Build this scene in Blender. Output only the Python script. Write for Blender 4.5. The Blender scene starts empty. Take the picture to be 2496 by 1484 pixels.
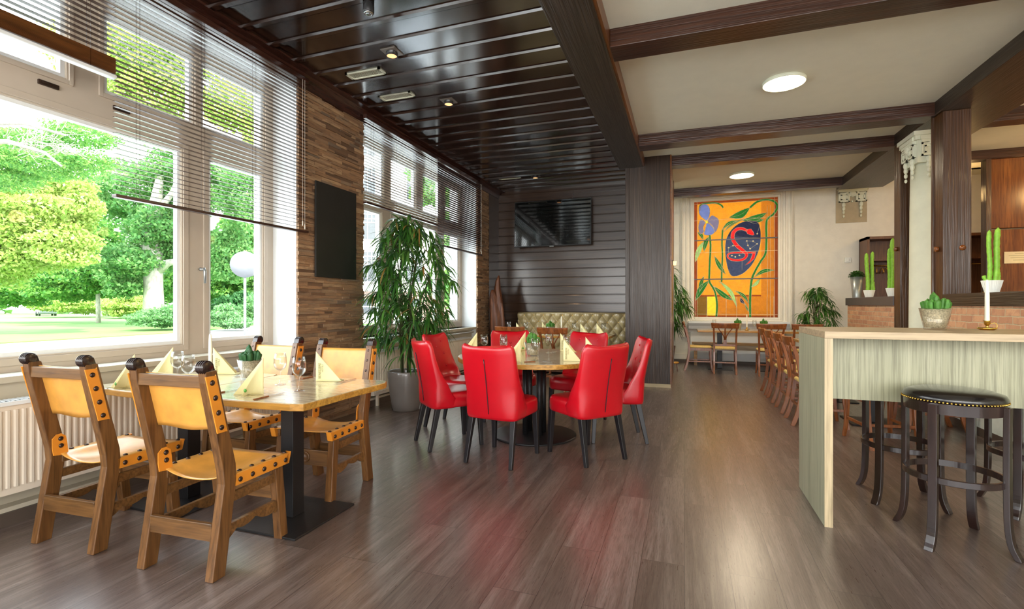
import bpy, bmesh, math, random
from mathutils import Vector, Matrix
R = random.Random(7)
PI = math.pi
S0 = bpy.context.scene
COL = S0.collection

# ------------------------------------------------------------------ camera, world, sun, exposure
FPX = 1203.0
YAW = math.atan(420/FPX)
cam = bpy.data.cameras.new('camera'); cam.sensor_width = 36; cam.lens = 36*FPX/2496
cam.clip_start = 0.05; cam.clip_end = 400
co = bpy.data.objects.new('camera', cam); COL.objects.link(co)
co.location = (0, 0, 1.25); co.rotation_euler = (PI/2, 0, YAW)
S0.camera = co
w = bpy.data.worlds.new('sky'); S0.world = w; w.use_nodes = True
wn = w.node_tree; bg = wn.nodes['Background']
tc = wn.nodes.new('ShaderNodeTexCoord'); sx = wn.nodes.new('ShaderNodeSeparateXYZ')
cr = wn.nodes.new('ShaderNodeValToRGB')
wn.links.new(tc.outputs['Generated'], sx.inputs[0]); wn.links.new(sx.outputs['Z'], cr.inputs[0])
cr.color_ramp.elements[0].position = 0.0; cr.color_ramp.elements[0].color = (1, 0.98, 0.94, 1)
cr.color_ramp.elements[1].position = 0.7; cr.color_ramp.elements[1].color = (0.74, 0.88, 1, 1)
wn.links.new(cr.outputs[0], bg.inputs['Color']); bg.inputs['Strength'].default_value = 8.0
sun = bpy.data.lights.new('sun', 'SUN'); sun.energy = 12.0; sun.angle = math.radians(2); sun.color = (1, .93, .78)
so = bpy.data.objects.new('sun', sun); COL.objects.link(so)
so.rotation_euler = Vector((0.62, -0.25, 0.74)).to_track_quat('Z', 'Y').to_euler()
def area(name, loc, target, sx_, sy_, power, color):
    l = bpy.data.lights.new(name, 'AREA'); l.shape = 'RECTANGLE'; l.size = sx_; l.size_y = sy_; l.energy = power; l.color = color
    o = bpy.data.objects.new(name, l); COL.objects.link(o); o.location = loc
    o.rotation_euler = (Vector(loc)-Vector(target)).to_track_quat('Z', 'Y').to_euler()
    return o
# added fill lamp behind the camera; stands in for daylight from unseen front windows
area('fill_behind_camera', (0.8, -2.9, 1.9), (0.6, 5, 1.3), 6.0, 2.4, 80, (1, .97, .93))
S0.view_settings.view_transform = 'Standard'; S0.view_settings.look = 'None'
S0.view_settings.gamma = 1; S0.view_settings.use_curve_mapping = False
S0.view_settings.exposure = 0.06

SY, CY_ = math.sin(YAW), math.cos(YAW)
def at(px, d, py=742.0):
    """point seen at photo pixel (px,py) at depth d (for things far outside the window)"""
    l = (px-1248)/FPX*d
    return Vector((-SY*d+CY_*l, CY_*d+SY*l, 1.25+(742-py)/FPX*d))

# ------------------------------------------------------------------ materials
MATS = {}
class NB:
    def __init__(s, name):
        s.m = bpy.data.materials.new(name); s.m.use_nodes = True; s.t = s.m.node_tree
        s.b = s.t.nodes['Principled BSDF']; s.out = s.t.nodes['Material Output']
    def n(s, typ, **kw):
        x = s.t.nodes.new(typ)
        for k, v in kw.items():
            if k in x.bl_rna.properties.keys(): setattr(x, k, v)
        return x
    def l(s, a, b): s.t.links.new(a, b)
    def coord(s, scale=(1, 1, 1), kind='Object'):
        c = s.n('ShaderNodeTexCoord'); mp = s.n('ShaderNodeMapping'); s.l(c.outputs[kind], mp.inputs[0])
        mp.inputs['Scale'].default_value = scale; return mp.outputs[0]
    def noise(s, vec, scale, detail=4, rough=.55, dist=0):
        x = s.n('ShaderNodeTexNoise'); s.l(vec, x.inputs['Vector'])
        x.inputs['Scale'].default_value = scale; x.inputs['Detail'].default_value = detail
        x.inputs['Roughness'].default_value = rough; x.inputs['Distortion'].default_value = dist
        return x.outputs['Fac']
    def ramp(s, fac, cols, interp='LINEAR'):
        x = s.n('ShaderNodeValToRGB'); x.color_ramp.interpolation = interp
        e = x.color_ramp.elements
        while len(e) < len(cols): e.new(0.5)
        for i, (p, c) in enumerate(cols):
            e[i].position = p; e[i].color = (*c, 1)
        s.l(fac, x.inputs[0]); return x.outputs[0]
    def mix(s, a, b, fac, blend='MIX'):
        x = s.n('ShaderNodeMix'); x.data_type = 'RGBA'; x.blend_type = blend
        for v, i in ((fac, 0), (a, 6), (b, 7)):
            if hasattr(v, 'links'): s.l(v, x.inputs[i])
            else: x.inputs[i].default_value = v if i == 0 else (*v, 1)
        return x.outputs[2]
    def math(s, op, a, b=0.0):
        x = s.n('ShaderNodeMath'); x.operation = op
        for v, i in ((a, 0), (b, 1)):
            if hasattr(v, 'links'): s.l(v, x.inputs[i])
            else: x.inputs[i].default_value = v
        return x.outputs[0]
    def bump(s, h, strength=.3, dist=.01):
        x = s.n('ShaderNodeBump'); x.inputs['Strength'].default_value = strength; x.inputs['Distance'].default_value = dist
        s.l(h, x.inputs['Height']); s.l(x.outputs[0], s.b.inputs['Normal'])
    def set(s, **kw):
        for k, v in kw.items():
            k = {'rough': 'Roughness', 'metal': 'Metallic', 'coat': 'Coat Weight', 'coatr': 'Coat Roughness', 'spec': 'Specular IOR Level'}.get(k, k)
            s.b.inputs[k].default_value = v
    def color(s, v):
        if hasattr(v, 'links'): s.l(v, s.b.inputs['Base Color'])
        else: s.b.inputs['Base Color'].default_value = (*v, 1)

def plain(name, col, rough=.5, metal=0, var=.08, nscale=6, bump=0, bscale=60, **kw):
    b = NB(name); v = b.coord()
    n = b.noise(v, nscale, 3)
    lo = tuple(c*(1-var) for c in col); hi = tuple(min(1, c*(1+var)) for c in col)
    b.color(b.ramp(n, [(.3, lo), (.7, hi)])); b.set(rough=rough, metal=metal, **kw)
    if bump: b.bump(b.noise(v, bscale, 5), bump, .005)
    MATS[name] = b.m; return b.m
def wood(name, c1, c2, axis='z', rough=.4, bump=.15, fine=60, coarse=7, stretch=.06, ridges=0, coat=0, c3=None):
    b = NB(name); k = {'x': 0, 'y': 1, 'z': 2}[axis]
    sc = [1, 1, 1]; sc[k] = stretch
    v = b.coord(tuple(sc))
    n1 = b.noise(v, coarse, 5, .6, 1.2); n2 = b.noise(v, fine, 4, .6)
    c = b.ramp(n1, [(.3, c1), (.7, c2)])
    dk = tuple(x*.55 for x in c1)
    c = b.mix(c, dk, b.ramp(n2, [(.42, (0, 0, 0)), (.75, (1, 1, 1))]))
    b.color(c); b.set(rough=rough, coat=coat, coatr=.15)
    if ridges:
        rg = b.ramp(b.noise(v, ridges*2.4, 2, .5, .3), [(.40, (0, 0, 0)), (.60, (1, 1, 1))])
        b.bump(rg, bump, .004); b.color(b.mix(c, dk, b.math('SUBTRACT', .75, b.math('MULTIPLY', rg, .75))))
    else: b.bump(n2, bump, .003)
    MATS[name] = b.m; return b.m

def build_materials():
    # vinyl plank floor, planks run along y
    b = NB('floor_planks'); v = b.coord()
    sp = b.n('ShaderNodeSeparateXYZ'); b.l(v, sp.inputs[0])
    cb = b.n('ShaderNodeCombineXYZ'); b.l(sp.outputs['Y'], cb.inputs['X']); b.l(sp.outputs['X'], cb.inputs['Y'])
    br = b.n('ShaderNodeTexBrick'); b.l(cb.outputs[0], br.inputs['Vector'])
    br.offset = .37; br.offset_frequency = 2
    for k, x in (('Scale', 1), ('Brick Width', 1.25), ('Row Height', .2), ('Mortar Size', .0014), ('Mortar Smooth', .3), ('Bias', 0)): br.inputs[k].default_value = x
    br.inputs['Color1'].default_value = (0, 0, 0, 1); br.inputs['Color2'].default_value = (1, 1, 1, 1); br.inputs['Mortar'].default_value = (.5, .5, .5, 1)
    plk = br.outputs['Color']
    off = b.n('ShaderNodeVectorMath'); off.operation = 'MULTIPLY_ADD'
    b.l(plk, off.inputs[0]); off.inputs[1].default_value = (3.1, 17, 5); b.l(v, off.inputs[2])
    mp = b.n('ShaderNodeMapping'); mp.inputs['Scale'].default_value = (1, .055, 1); b.l(off.outputs[0], mp.inputs[0])
    g1 = b.noise(mp.outputs[0], 13, 7, .66, .9); g2 = b.noise(mp.outputs[0], 150, 4, .7)
    c = b.ramp(g1, [(.22, (.082, .052, .042)), (.5, (.160, .113, .095)), (.78, (.300, .238, .210))])
    c = b.mix(c, (.05, .03, .02), b.ramp(g2, [(.45, (0, 0, 0)), (.8, (.8, .8, .8))]))
    tone = b.ramp(plk, [(0, (.72, .70, .68)), (1, (1.0, 1.0, 1.0))])
    c = b.mix(c, tone, 1.0, 'MULTIPLY')
    c = b.mix(c, (.03, .02, .015), br.outputs['Fac'])
    b.color(c); b.l(b.ramp(g2, [(.2, (.24, .24, .24)), (.8, (.38, .38, .38))]), b.b.inputs['Roughness']); b.set(coat=.6, coatr=.26); b.b.inputs['Coat IOR'].default_value = 1.7
    b.bump(b.math('SUBTRACT', g2, br.outputs['Fac']), .15, .003)
    MATS['floor'] = b.m
    wood('ceil_board', (.020, .009, .006), (.036, .017, .011), 'x', rough=.15, bump=.05, fine=40, stretch=.04, coat=1)
    wood('beam_y', (.036, .023, .015), (.070, .048, .033), 'y', rough=.36, bump=.5, ridges=38, stretch=.02)
    wood('beam_x', (.040, .012, .006), (.085, .031, .015), 'x', rough=.3, bump=.25, ridges=36, stretch=.02)
    wood('beam_z', (.034, .017, .010), (.064, .037, .023), 'z', rough=.33, bump=.55, ridges=38, stretch=.015)
    wood('post_z', (.060, .024, .010), (.120, .055, .024), 'z', rough=.28, bump=.4, ridges=32, stretch=.02)
    wood('dark_panel', (.040, .019, .011), (.066, .036, .021), 'x', coat=.5, rough=.28, bump=.10, fine=50, stretch=.04)
    wood('door_panel', (.14, .040, .010), (.26, .085, .020), 'z', rough=.22, bump=.1, stretch=.06)
    wood('slat', (.035, .012, .008), (.07, .026, .018), 'y', rough=.25, bump=.03)
    wood('slat_warm', (.10, .030, .008), (.24, .085, .020), 'y', rough=.3, bump=.03)
    wood('chair_wood', (.11, .042, .011), (.24, .105, .030), 'z', rough=.38, bump=.3, fine=70, coarse=9, coat=.15)
    wood('chair_wood_h', (.12, .050, .013), (.26, .120, .036), 'x', rough=.38, bump=.3, fine=70, coarse=9, coat=.15)
    wood('cherry', (.22, .055, .012), (.40, .130, .030), 'z', rough=.28, bump=.05, coat=.3)
    wood('tabletop', (.62, .48, .28), (.84, .72, .50), 'x', rough=.25, bump=.06, fine=30, coarse=5, stretch=.12, coat=1)
    wood('table_edge', (.44, .20, .03), (.66, .36, .07), 'x', rough=.35, bump=.2)
    wood('laminate_v', (.37, .36, .23), (.52, .51, .35), 'z', rough=.42, bump=.06, fine=110, coarse=16, stretch=.025)
    wood('laminate_h', (.46, .33, .19), (.63, .49, .31), 'x', rough=.38, bump=.05, fine=45, coarse=6, stretch=.05)
    wood('laminate_e', (.50, .38, .22), (.64, .51, .32), 'z', rough=.38, bump=.05, fine=45, coarse=6, stretch=.05)
    wood('driftwood', (.12, .035, .012), (.30, .11, .045), 'z', rough=.5, bump=.5, ridges=10)
    wood('bark', (.42, .40, .34), (.62, .60, .52), 'z', rough=.9, bump=.5, coarse=1.2, fine=6, stretch=.5)
    wood('twig', (.20, .19, .15), (.32, .30, .25), 'z', rough=.9)
    wood('closet', (.12, .045, .018), (.20, .08, .034), 'z', rough=.4, bump=.1)
    wood('stool_wood', (.016, .007, .006), (.036, .016, .012), 'z', rough=.22, bump=.05, coat=.4)
    plain('wall_white', (.80, .77, .68), .9, bump=.5, bscale=45, var=.04)
    plain('ceil_white', (.74, .72, .60), .9, bump=.25, bscale=120, var=.02)
    plain('reveal_white', (.82, .85, .86), .8, bump=.15, bscale=90, var=.02)
    plain('cream_paint', (.56, .50, .39), .45, var=.03)
    plain('frame_paint', (.55, .47, .38), .35, var=.03)
    plain('frame_light', (.86, .88, .88), .3, var=.02)
    plain('moulding', (.84, .80, .70), .5, var=.03)
    plain('radiator', (.80, .69, .56), .35, var=.02)
    plain('plinth', (.09, .065, .05), .5)
    plain('slate', (.016, .016, .015), .45, var=.15)
    plain('bezel', (.05, .05, .052), .25, metal=.4)
    plain('screen', (.004, .005, .005), .06, var=0, coat=1, spec=1.0)
    plain('black_metal', (.016, .015, .016), .38, metal=.2, bump=.15, bscale=180)
    plain('black_leg', (.013, .011, .013), .3)
    plain('red_leather', (.54, .003, .012), .30, var=.08, nscale=3, bump=.08, bscale=220, coat=.25, coatr=.25)
    plain('tan_leather', (.74, .34, .06), .34, var=.22, nscale=7, bump=.12, bscale=120, coat=.6, coatr=.28)
    plain('tan_edge', (.76, .27, .025), .42, var=.12)
    plain('black_leather', (.010, .008, .008), .22, bump=.1, bscale=150, coat=.4)
    plain('bench_leather', (.42, .33, .16), .28, var=.06, coat=.4, coatr=.2)
    plain('stud', (.07, .045, .035), .3, metal=.8)
    plain('brass', (.72, .45, .10), .25, metal=1)
    plain('steel', (.55, .56, .56), .25, metal=1)
    plain('grey_metal', (.40, .42, .42), .35, metal=.8)
    plain('pot_taupe', (.21, .185, .165), .22, var=.04, coat=.4)
    plain('pot_grey', (.33, .36, .36), .3, metal=.5)
    plain('pot_white', (.82, .84, .80), .45, var=.02)
    plain('pot_brown', (.12, .06, .04), .5)
    plain('soil', (.06, .04, .03), .9, bump=.5)
    plain('seeds', (.62, .52, .34), .7, var=.45, nscale=110, bump=.6, bscale=110)
    plain('cactus', (.075, .24, .03), .5, var=.3, nscale=40)
    plain('cactus_dark', (.03, .12, .035), .5, var=.3, nscale=40)
    plain('cactus_bright', (.26, .56, .05), .5, var=.2, nscale=30)
    plain('napkin', (.88, .80, .44), .85, var=.02, bump=.1, bscale=300)
    plain('ink', (.28, .24, .10), .8)
    plain('green_dot', (.12, .42, .06), .6)
    plain('wax', (.90, .86, .70), .45, var=.01)
    plain('rush', (.74, .52, .17), .7, var=.15, nscale=60)
    plain('marble', (.74, .82, .74), .2, var=.25, nscale=3.5)
    plain('stone_white', (.72, .74, .60), .7, var=.05, bump=.2)
    plain('stone_tan', (.46, .38, .25), .75, var=.08, bump=.3)
    plain('slab_dark', (.075, .070, .078), .4)
    plain('asphalt', (.42, .42, .42), .9, var=.04, nscale=.6)
    plain('grass', (.12, .29, .05), .95, var=.25, nscale=.35, bump=.6, bscale=8)
    plain('facade', (.78, .76, .70), .9, var=.02)
    plain('facade_base', (.34, .22, .18), .9, var=.06)
    plain('facade_trim', (.33, .30, .27), .8, var=.03)
    plain('pane_far', (.08, .09, .10), .15, var=.1)
    plain('car_white', (.85, .85, .86), .25, coat=.6)
    plain('car_dark', (.10, .11, .13), .25, coat=.6)
    plain('car_glass', (.03, .04, .05), .08)
    plain('tyre', (.02, .02, .02), .8)
    plain('tail_red', (.6, .02, .02), .3)
    plain('paper', (.78, .66, .40), .7)
    plain('cane', (.06, .075, .025), .9)
    plain('sign_grey', (.17, .175, .19), .5, metal=.2)
    plain('gap', (.004, .004, .004), .9)
    # brick
    b = NB('brick'); v = b.coord((1, 1, 1))
    sp = b.n('ShaderNodeSeparateXYZ'); b.l(v, sp.inputs[0]); cb = b.n('ShaderNodeCombineXYZ')
    b.l(b.math('ADD', sp.outputs['X'], sp.outputs['Y']), cb.inputs['X']); b.l(sp.outputs['Z'], cb.inputs['Y'])
    wb = b.n('ShaderNodeVectorMath'); wb.operation = 'MULTIPLY_ADD'
    nz = b.n('ShaderNodeTexNoise'); b.l(v, nz.inputs['Vector']); nz.inputs['Scale'].default_value = 9
    b.l(nz.outputs['Color'], wb.inputs[0]); wb.inputs[1].default_value = (.02, .02, .0); b.l(cb.outputs[0], wb.inputs[2])
    br = b.n('ShaderNodeTexBrick'); b.l(wb.outputs[0], br.inputs['Vector'])
    for k, x in (('Scale', 1), ('Brick Width', .21), ('Row Height', .068), ('Mortar Size', .006), ('Mortar Smooth', .5)): br.inputs[k].default_value = x
    br.inputs['Color1'].default_value = (.48, .24, .14, 1); br.inputs['Color2'].default_value = (.66, .37, .21, 1); br.inputs['Mortar'].default_value = (.56, .46, .30, 1)
    c = b.mix(br.outputs['Color'], (.30, .12, .08), b.ramp(b.noise(v, 14, 4), [(.5, (0, 0, 0)), (.8, (.7, .7, .7))]))
    b.color(c); b.set(rough=.85); b.bump(b.math('SUBTRACT', b.noise(v, 40), b.math('MULTIPLY', br.outputs['Fac'], 2.0)), .5, .006)
    MATS['brick'] = b.m
    # stacked stone cladding, each strip its own tone
    b = NB('ledge_stone'); g = b.n('ShaderNodeNewGeometry'); v = b.coord((1, 1, 1))
    c = b.ramp(g.outputs['Random Per Island'], [(0, (.105, .056, .030)), (.18, (.24, .13, .066)), (.42, (.36, .20, .10)), (.66, (.27, .16, .09)), (.85, (.45, .28, .15)), (1, (.17, .12, .085))])
    c = b.mix(c, (.12, .075, .05), b.ramp(b.noise(b.coord((1, .35, 2.5)), 22, 5), [(.45, (0, 0, 0)), (.75, (.75, .75, .75))]))
    b.color(c); b.set(rough=.75); b.bump(b.noise(v, 60, 6), .5, .008); MATS['ledge_stone'] = b.m
    # leaves
    def leaf(name, cols, trans=.45, rough=.45):
        b = NB(name); g = b.n('ShaderNodeNewGeometry')
        c = b.ramp(g.outputs['Random Per Island'], [(i/(len(cols)-1), cc) for i, cc in enumerate(cols)])
        b.color(c); b.set(rough=rough)
        tr = b.n('ShaderNodeBsdfTranslucent'); b.l(c, tr.inputs[0])
        ms = b.n('ShaderNodeMixShader'); ms.inputs[0].default_value = trans
        b.l(b.b.outputs[0], ms.inputs[1]); b.l(tr.outputs[0], ms.inputs[2]); b.l(ms.outputs[0], b.out.inputs[0])
        MATS[name] = b.m
    leaf('leaf_indoor', [(.025, .095, .018), (.06, .20, .03), (.14, .34, .06), (.045, .13, .055)], .45, .3)
    leaf('leaf_dry', [(.35, .16, .04), (.22, .20, .05)], .3)
    leaf('leaf_yellow', [(0.302, 0.432, 0.072), (0.446, 0.533, 0.158), (0.216, 0.389, 0.050), (0.518, 0.576, 0.230)], .5, .6)
    leaf('leaf_green', [(0.072, 0.259, 0.043), (0.144, 0.360, 0.065), (0.238, 0.432, 0.086), (0.065, 0.216, 0.058)], .45, .6)
    leaf('leaf_mid', [(0.094, 0.302, 0.065), (0.158, 0.360, 0.101), (0.245, 0.418, 0.130), (0.086, 0.259, 0.086)], .45, .6)
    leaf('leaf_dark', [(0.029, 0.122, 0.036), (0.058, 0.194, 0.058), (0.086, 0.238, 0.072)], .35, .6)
    leaf('leaf_shrub', [(0.115, 0.288, 0.101), (0.187, 0.360, 0.158), (0.144, 0.324, 0.086)], .4, .6)
    # clear window and drinking glass: mostly see-through with a mirror-like sheen
    def clear(name, tint, ior, rmix=1.0):
        b = NB(name); tr = b.n('ShaderNodeBsdfTransparent'); tr.inputs[0].default_value = (*tint, 1)
        gl = b.n('ShaderNodeBsdfGlossy'); gl.inputs['Roughness'].default_value = .02
        fr = b.n('ShaderNodeLayerWeight'); fr.inputs['Blend'].default_value = .5
        ms = b.n('ShaderNodeMixShader'); b.l(b.math('ADD', b.math('MULTIPLY', b.math('POWER', fr.outputs['Facing'], ior), rmix), .04 if rmix > .3 else .004), ms.inputs[0])
        b.l(tr.outputs[0], ms.inputs[1]); b.l(gl.outputs[0], ms.inputs[2]); b.l(ms.outputs[0], b.out.inputs[0])
        MATS[name] = b.m
    clear('window_glass', (.985, .995, .99), 5, .08)
    clear('wine_glass', (.97, .98, .98), 2.2, .75)
    # stained glass colours, lit from behind
    def stained(name, col, gloss=.25):
        b = NB(name); v = b.coord()
        n = b.noise(v, 7, 4, .6, 2)
        c = b.ramp(n, [(.25, tuple(x*.75 for x in col)), (.75, tuple(min(1, x*1.15) for x in col))])
        b.color(c); b.set(rough=.12)
        tr = b.n('ShaderNodeBsdfTranslucent'); b.l(c, tr.inputs[0])
        b.bump(b.noise(v, 26, 3, .5, 2.5), .35, .02)
        ms = b.n('ShaderNodeMixShader'); ms.inputs[0].default_value = .72
        b.l(b.b.outputs[0], ms.inputs[1]); b.l(tr.outputs[0], ms.inputs[2]); b.l(ms.outputs[0], b.out.inputs[0])
        MATS[name] = b.m
    stained('sg_amber', (.225, .078, .003)); stained('sg_deep', (.155, .046, .002)); stained('sg_brown', (.075, .012, .001)); stained('sg_green', (.004, .038, .003))
    stained('sg_palegreen', (.09, .14, .035)); stained('sg_navy', (.002, .003, .010)); stained('sg_slate', (.010, .013, .024))
    stained('sg_red', (.24, .002, .002)); stained('sg_lilac', (.040, .050, .110)); stained('sg_mauve', (.050, .040, .058))
    stained('sg_yellow', (.26, .17, .006)); stained('sg_olive', (.055, .025, .002))
    plain('lead', (.68, .62, .46), .5, metal=.2); plain('star', (.9, .78, .5), .4)
    def emit(name, col, st):
        b = NB(name); b.color(col); b.b.inputs['Emission Color'].default_value = (*col, 1); b.b.inputs['Emission Strength'].default_value = st
        MATS[name] = b.m
    emit('lamp_glow', (1, .86, .62), 6); emit('spot_glow', (1, .50, .22), 1.6); emit('sconce_glow', (1, .55, .12), 5)
build_materials()
M = MATS

# ------------------------------------------------------------------ mesh helpers
class MB:
    """collects vertices and faces for ONE mesh object"""
    def __init__(s): s.v = []; s.f = []; s.sm = []
    def add(s, vs, fs, smooth=False, mtx=None):
        o = len(s.v)
        s.v += [tuple(mtx @ Vector(p)) for p in vs] if mtx else [tuple(p) for p in vs]
        s.f += [tuple(i+o for i in f) for f in fs]; s.sm += [smooth]*len(fs); return s
    def box(s, x0, x1, y0, y1, z0, z1, mtx=None):
        vs = [(x, y, z) for z in (z0, z1) for y in (y0, y1) for x in (x0, x1)]
        return s.add(vs, [(0, 2, 3, 1), (4, 5, 7, 6), (0, 1, 5, 4), (2, 6, 7, 3), (0, 4, 6, 2), (1, 3, 7, 5)], False, mtx)
    def prism(s, poly, axis, a, b, mtx=None, smooth=False):
        """poly: 2D points; extruded along axis from a to b. axis x -> (y,z), y -> (x,z), z -> (x,y)"""
        def P(p, t): return {'x': (t, p[0], p[1]), 'y': (p[0], t, p[1]), 'z': (p[0], p[1], t)}[axis]
        n = len(poly); vs = [P(p, a) for p in poly]+[P(p, b) for p in poly]
        fs = [tuple(range(n)), tuple(range(2*n-1, n-1, -1))]+[(i, (i+1) % n, n+(i+1) % n, n+i) for i in range(n)]
        return s.add(vs, fs, smooth, mtx)
    def lathe(s, prof, n=24, c=(0, 0, 0), axis='z', mtx=None, cap=True):
        vs = []; fs = []
        for r, h in prof:
            for i in range(n):
                a = 2*PI*i/n; x, y = r*math.cos(a), r*math.sin(a)
                p = {'z': (x, y, h), 'x': (h, x, y), 'y': (x, h, y)}[axis]
                vs.append((p[0]+c[0], p[1]+c[1], p[2]+c[2]))
        for k in range(len(prof)-1):
            for i in range(n):
                j = (i+1) % n; fs.append((k*n+i, k*n+j, (k+1)*n+j, (k+1)*n+i))
        if cap:
            if prof[0][0] > 1e-5: fs.append(tuple(range(n-1, -1, -1)))
            if prof[-1][0] > 1e-5: fs.append(tuple(range((len(prof)-1)*n, len(prof)*n)))
        return s.add(vs, fs, True, mtx)
    def sph(s, c, r, n=10, m=6, sc=(1, 1, 1)):
        prof = [(r*math.sin(PI*k/m), -r*math.cos(PI*k/m)) for k in range(m+1)]
        return s.lathe(prof, n, cap=False, mtx=Matrix.Translation(c) @ Matrix.Diagonal((*sc, 1)))
    def tube(s, pts, rad, n=8, flat=None):
        pts = [Vector(p) for p in pts]; N = len(pts)
        rr = rad if isinstance(rad, (list, tuple)) else [rad]*N
        vs = []; fs = []; up = Vector((0, 0, 1)); prev = None
        for i, p in enumerate(pts):
            d = (pts[min(i+1, N-1)]-pts[max(i-1, 0)]).normalized()
            a = prev if prev else (Vector((1, 0, 0)) if abs(d.z) > .9 else up)
            u = (a-d*a.dot(d)).normalized(); w_ = d.cross(u); prev = u
            for k in range(n):
                t = 2*PI*k/n
                vs.append(p+u*math.cos(t)*rr[i]*(flat or 1)+w_*math.sin(t)*rr[i])
        for i in range(N-1):
            for k in range(n):
                j = (k+1) % n; fs.append((i*n+k, i*n+j, (i+1)*n+j, (i+1)*n+k))
        fs.append(tuple(range(n-1, -1, -1))); fs.append(tuple(range((N-1)*n, N*n)))
        return s.add(vs, fs, True)
    def bar(s, p, q, w0, t0, w1=None, t1=None, up=(0, 1, 0)):
        """rectangular bar from p to q; w across, t along 'up'"""
        p, q = Vector(p), Vector(q); d = (q-p).normalized(); u = Vector(up); u = (u-d*u.dot(d)).normalized(); x = d.cross(u)
        w1 = w0 if w1 is None else w1; t1 = t0 if t1 is None else t1
        vs = []
        for c, a, b in ((p, w0/2, t0/2), (q, w1/2, t1/2)):
            vs += [c-x*a-u*b, c+x*a-u*b, c+x*a+u*b, c-x*a+u*b]
        return s.add(vs, [(3, 2, 1, 0), (4, 5, 6, 7), (0, 1, 5, 4), (1, 2, 6, 5), (2, 3, 7, 6), (3, 0, 4, 7)])
    def pbar(s, pts, ws, ts, up=(0, 1, 0)):
        """one continuous rectangular bar along a bent path"""
        P = [Vector(p) for p in pts]; N = len(P); rings = []
        for i, p in enumerate(P):
            d = (P[min(i+1, N-1)]-P[max(i-1, 0)]).normalized(); u = Vector(up); u = (u-d*u.dot(d)).normalized(); x = d.cross(u)
            a = (ws[i] if isinstance(ws, (list, tuple)) else ws)/2; b = (ts[i] if isinstance(ts, (list, tuple)) else ts)/2
            if i in (0, N-1): # flat ends, square to the floor
                x.z = 0; u.z = 0
            rings.append([tuple(p-x*a-u*b), tuple(p+x*a-u*b), tuple(p+x*a+u*b), tuple(p-x*a+u*b)])
        return s.loft(rings, smooth=False)
    def loft(s, rings, cap=True, smooth=True):
        n = len(rings[0]); vs = [p for r in rings for p in r]; fs = []
        for i in range(len(rings)-1):
            for k in range(n):
                j = (k+1) % n; fs.append((i*n+k, i*n+j, (i+1)*n+j, (i+1)*n+k))
        if cap: fs.append(tuple(range(n-1, -1, -1))); fs.append(tuple(range((len(rings)-1)*n, len(rings)*n)))
        return s.add(vs, fs, smooth)
    def grid(s, fn, nu, nv, smooth=True):
        vs = [fn(i/nu, j/nv) for j in range(nv+1) for i in range(nu+1)]
        fs = [(j*(nu+1)+i, j*(nu+1)+i+1, (j+1)*(nu+1)+i+1, (j+1)*(nu+1)+i) for j in range(nv) for i in range(nu)]
        return s.add(vs, fs, smooth)
    def build(s, name, mat, parent=None, bevel=0, solid=0, loc=None, rz=0, fix=True):
        me = bpy.data.meshes.new(name); me.from_pydata(s.v, [], s.f)
        me.polygons.foreach_set('use_smooth', s.sm); me.materials.append(mat if not isinstance(mat, str) else M[mat])
        if fix and len(s.f) < 30000:
            bm = bmesh.new(); bm.from_mesh(me); bmesh.ops.recalc_face_normals(bm, faces=bm.faces); bm.to_mesh(me); bm.free()
        me.update()
        o = bpy.data.objects.new(name, me); COL.objects.link(o)
        if parent: o.parent = parent
        if loc: o.location = loc
        if rz: o.rotation_euler = (0, 0, rz)
        if solid:
            m = o.modifiers.new('solid', 'SOLIDIFY'); m.thickness = solid; m.offset = 0
        if bevel:
            m = o.modifiers.new('bevel', 'BEVEL'); m.width = bevel; m.segments = 2; m.limit_method = 'ANGLE'; m.angle_limit = math.radians(40)
        return o

def tag(o, label=None, cat=None, group=None, kind=None):
    if label: o['label'] = label
    if cat: o['category'] = cat
    if group: o['group'] = group
    if kind: o['kind'] = kind
    return o
def thing(name, label, cat, loc=(0, 0, 0), rz=0, group=None):
    o = bpy.data.objects.new(name, None); COL.objects.link(o); o.empty_display_size = .1
    o.location = loc; o.rotation_euler = (0, 0, rz); return tag(o, label, cat, group)
def struct(name, mb, mat, label=None, **kw):
    o = mb.build(name, mat, **kw); return tag(o, label or name.replace('_', ' '), 'room', None, 'structure')
def copy_tree(o, parent=None):
    c = o.copy(); COL.objects.link(c); c.parent = parent
    for ch in list(o.children): copy_tree(ch, c)
    return c
class Proto:
    """first placement uses the built thing itself, later ones copies of it and its parts"""
    def __init__(s, root): s.root = root; s.used = False
    def place(s, loc, rz=0, label=None, group=None):
        o = copy_tree(s.root) if s.used else s.root; s.used = True
        o.location = loc; o.rotation_euler = (0, 0, rz)
        if label: o['label'] = label
        if group: o['group'] = group
        return o
def text(body, size, mat, parent, mtx, name='lettering', ext=.0004):
    cu = bpy.data.curves.new(name, 'FONT'); cu.body = body; cu.size = size; cu.extrude = ext; cu.resolution_u = 2
    o = bpy.data.objects.new(name, cu); COL.objects.link(o)
    me = bpy.data.meshes.new_from_object(o); bpy.data.objects.remove(o)
    me.name = name; me.materials.clear(); me.materials.append(M[mat]); me.transform(mtx)
    q = bpy.data.objects.new(name, me); COL.objects.link(q); q.parent = parent; return q

# ================================================================== SETTING
WX = -3.6        # inner face of the window wall
GX = -3.9        # window frame plane
ZC = 3.54        # boarded ceiling
ZW = 3.50        # white ceiling
ZB = 3.35        # underside of the beams
YF = 11.3        # far wall
XR = 6.2         # right wall
YB = -3.2        # back wall
struct('floor', MB().box(-3.95, XR, YB, 11.5, -.1, 0), 'floor', 'brown oak-look plank floor')
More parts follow.
